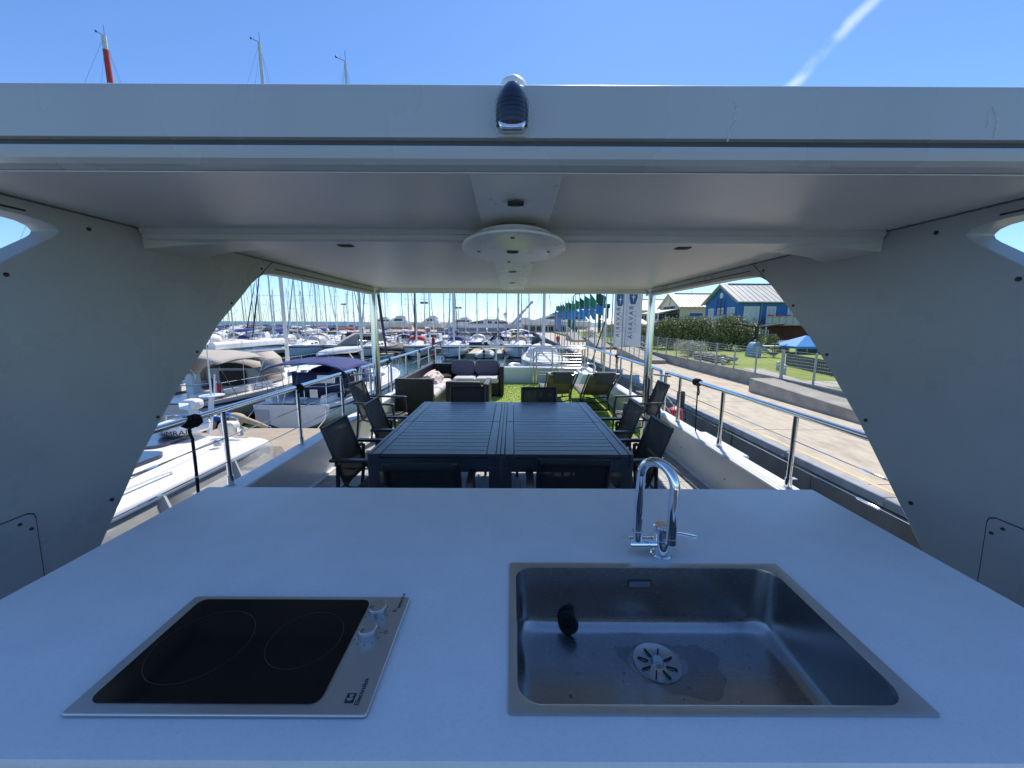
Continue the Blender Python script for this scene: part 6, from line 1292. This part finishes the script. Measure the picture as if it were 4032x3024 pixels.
# ------------------------------------------------------------------ the man on the pontoon
def person():
    J = {  # joint: (position, radius)
     'pelvis': ((-9.32, 11.55, -1.46), .165), 'waist': ((-9.55, 11.55, -1.44), .155), 'chest': ((-9.82, 11.55, -1.43), .185), 'neck': ((-10.06, 11.52, -1.47), .085), 'head0': ((-10.16, 11.50, -1.52), .09), 'head1': ((-10.27, 11.48, -1.60), .10), 'head2': ((-10.33, 11.47, -1.68), .085),
     'hipR': ((-9.22, 11.46, -1.46), .125), 'kneeR': ((-8.80, 11.46, -1.60), .088), 'calfR': ((-8.60, 11.47, -1.68), .082), 'ankR': ((-8.36, 11.48, -1.78), .055), 'heelR': ((-8.28, 11.48, -1.78), .052), 'toeR': ((-8.24, 11.48, -1.93), .045),
     'hipL': ((-9.28, 11.68, -1.52), .125), 'kneeL': ((-9.48, 11.72, -1.86), .09), 'ankL': ((-9.12, 11.74, -1.94), .055), 'toeL': ((-8.96, 11.74, -1.96), .04),
     'shR': ((-9.90, 11.34, -1.47), .095), 'elR': ((-9.86, 11.24, -1.66), .062), 'wrR': ((-9.96, 11.26, -1.90), .042),
     'shL': ((-9.92, 11.74, -1.47), .095), 'elL': ((-10.0, 11.84, -1.66), .062), 'wrL': ((-10.12, 11.80, -1.90), .042)}
    E_ = [('pelvis', 'waist'), ('waist', 'chest'), ('chest', 'neck'), ('neck', 'head0'), ('head0', 'head1'), ('head1', 'head2'), ('pelvis', 'hipR'), ('hipR', 'kneeR'), ('kneeR', 'calfR'), ('calfR', 'ankR'), ('ankR', 'heelR'), ('heelR', 'toeR'), ('pelvis', 'hipL'), ('hipL', 'kneeL'), ('kneeL', 'ankL'), ('ankL', 'toeL'), ('chest', 'shR'), ('shR', 'elR'), ('elR', 'wrR'), ('chest', 'shL'), ('shL', 'elL'), ('elL', 'wrL')]
    J = {k: ((p_[0] + .66, p_[1] + .28, p_[2] + .06), r_) for k, (p_, r_) in J.items()}
    names = list(J); idx = {k: i for i, k in enumerate(names)}; R_ = [J[k][1] for k in names]
    verts = [J[k][0] for k in names]; edges = [(idx[a], idx[b_]) for a, b_ in E_]
    zone = {k: ('trousers' if k[:3] in ('pel', 'hip', 'kne', 'cal') else 'shirt' if k[:2] in ('wa', 'ch', 'sh') else 'shoe' if k[:3] in ('toe', 'hee') else 'skin') for k in names}
    zone['ankR'] = zone['ankL'] = 'trousers'
    for sd in 'RL':                       # five fingers each, rooted in the palm
        wv = Vector(J['wr' + sd][0]); dn = Vector((-.25, 0, -1)).normalized(); ac = Vector((0, 1, 0))
        palm = wv + dn * .06; verts.append(tuple(palm)); R_.append(.034); ip = len(verts) - 1; names.append('palm'); zone['palm'] = 'skin'; edges.append((idx['wr' + sd], ip))
        for f_i, (o_, l_) in enumerate(((-.030, .065), (-.010, .075), (.010, .07), (.028, .055))):
            a = palm + dn * .035 + ac * o_; b_ = a + dn * l_ * .5 + Vector((-.012, 0, 0)); c_ = b_ + dn * l_ * .4 + Vector((-.022, 0, 0)); k = len(verts)
            verts += [tuple(a), tuple(b_), tuple(c_)]; R_ += [.011, .0095, .008]; names += ['palm'] * 3; edges += [(ip, k), (k, k + 1), (k + 1, k + 2)]
        k = len(verts); a = palm + Vector((-.02, 0, 0)) + ac * (-.03 if sd == 'R' else .03); b_ = a + dn * .035 + ac * (-.02 if sd == 'R' else .02)
        verts += [tuple(a), tuple(b_)]; R_ += [.012, .010]; names += ['palm'] * 2; edges += [(ip, k), (k, k + 1)]
    me = bpy.data.meshes.new('body'); me.from_pydata(verts, edges, []); ob = bpy.data.objects.new('body', me); C.objects.link(ob)
    sk_ = ob.modifiers.new('skin', 'SKIN'); sv = me.skin_vertices[0].data
    for i, r_ in enumerate(R_): sv[i].radius = (r_, r_)
    sv[0].use_root = True; sub = ob.modifiers.new('sub', 'SUBSURF'); sub.levels = 2
    bpy.context.view_layer.update(); nm = bpy.data.meshes.new_from_object(ob.evaluated_get(bpy.context.evaluated_depsgraph_get())); bpy.data.objects.remove(ob)
    nm.materials.clear(); order = ['skin', 'shirt', 'trousers', 'shoe']
    for k in order: nm.materials.append(M[k])
    pv = [Vector(v) for v in verts]
    for p_ in nm.polygons:
        j = min(range(len(pv)), key=lambda i: (pv[i] - p_.center).length - R_[i]); p_.material_index = order.index(zone[names[j]]); p_.use_smooth = True
    t = thing('person', 'man in a blue shirt and beige trousers stretched forward over the pontoon edge', 'person', (-8.7, 11.83, -2.0))
    bo = bpy.data.objects.new('body', nm); C.objects.link(bo); bo.parent = t; bo.location = (8.7, -11.83, 2.0)
    h = Vector((-10.24, 11.485, -1.57)) - Vector((-9.3, 11.55, -2.0)) + Vector((.06, 0, .06))
    h += Vector((.06, 0, .06))
    q = MB().sphere((0, 0, 0), .125, 14, 10, (1.0, .95, 1.1)); q.v = [v for v in q.v]; q.f = [f for f in q.f if sum(q.v[i][2] + .35 * q.v[i][0] for i in f) / len(f) > -.01]
    hair = q.obj('hair', 'hair', t, smooth=True, loc=(h.x + .01, h.y, h.z + .01), solid=.012); hair.rotation_euler = (0, R(-38), 0)
    MB().sphere((0, 0, 0), .03, 8, 6, (.5, .5, .8)).obj('ear', 'skin', t, smooth=True, loc=(h.x + .01, h.y - .115, h.z - .02))
    MB().sphere((0, 0, 0), .02, 8, 6, (1, .7, 1.2)).obj('nose', 'skin', t, smooth=True, loc=(h.x - .135, h.y - .02, h.z - .10))
    cap = MB().sphere((0, 0, 0), .14, 12, 8, (1, .9, .55)).obj('rolled_jacket', 'shirt', t, smooth=True, loc=(-.30, -.12, .72))
person()
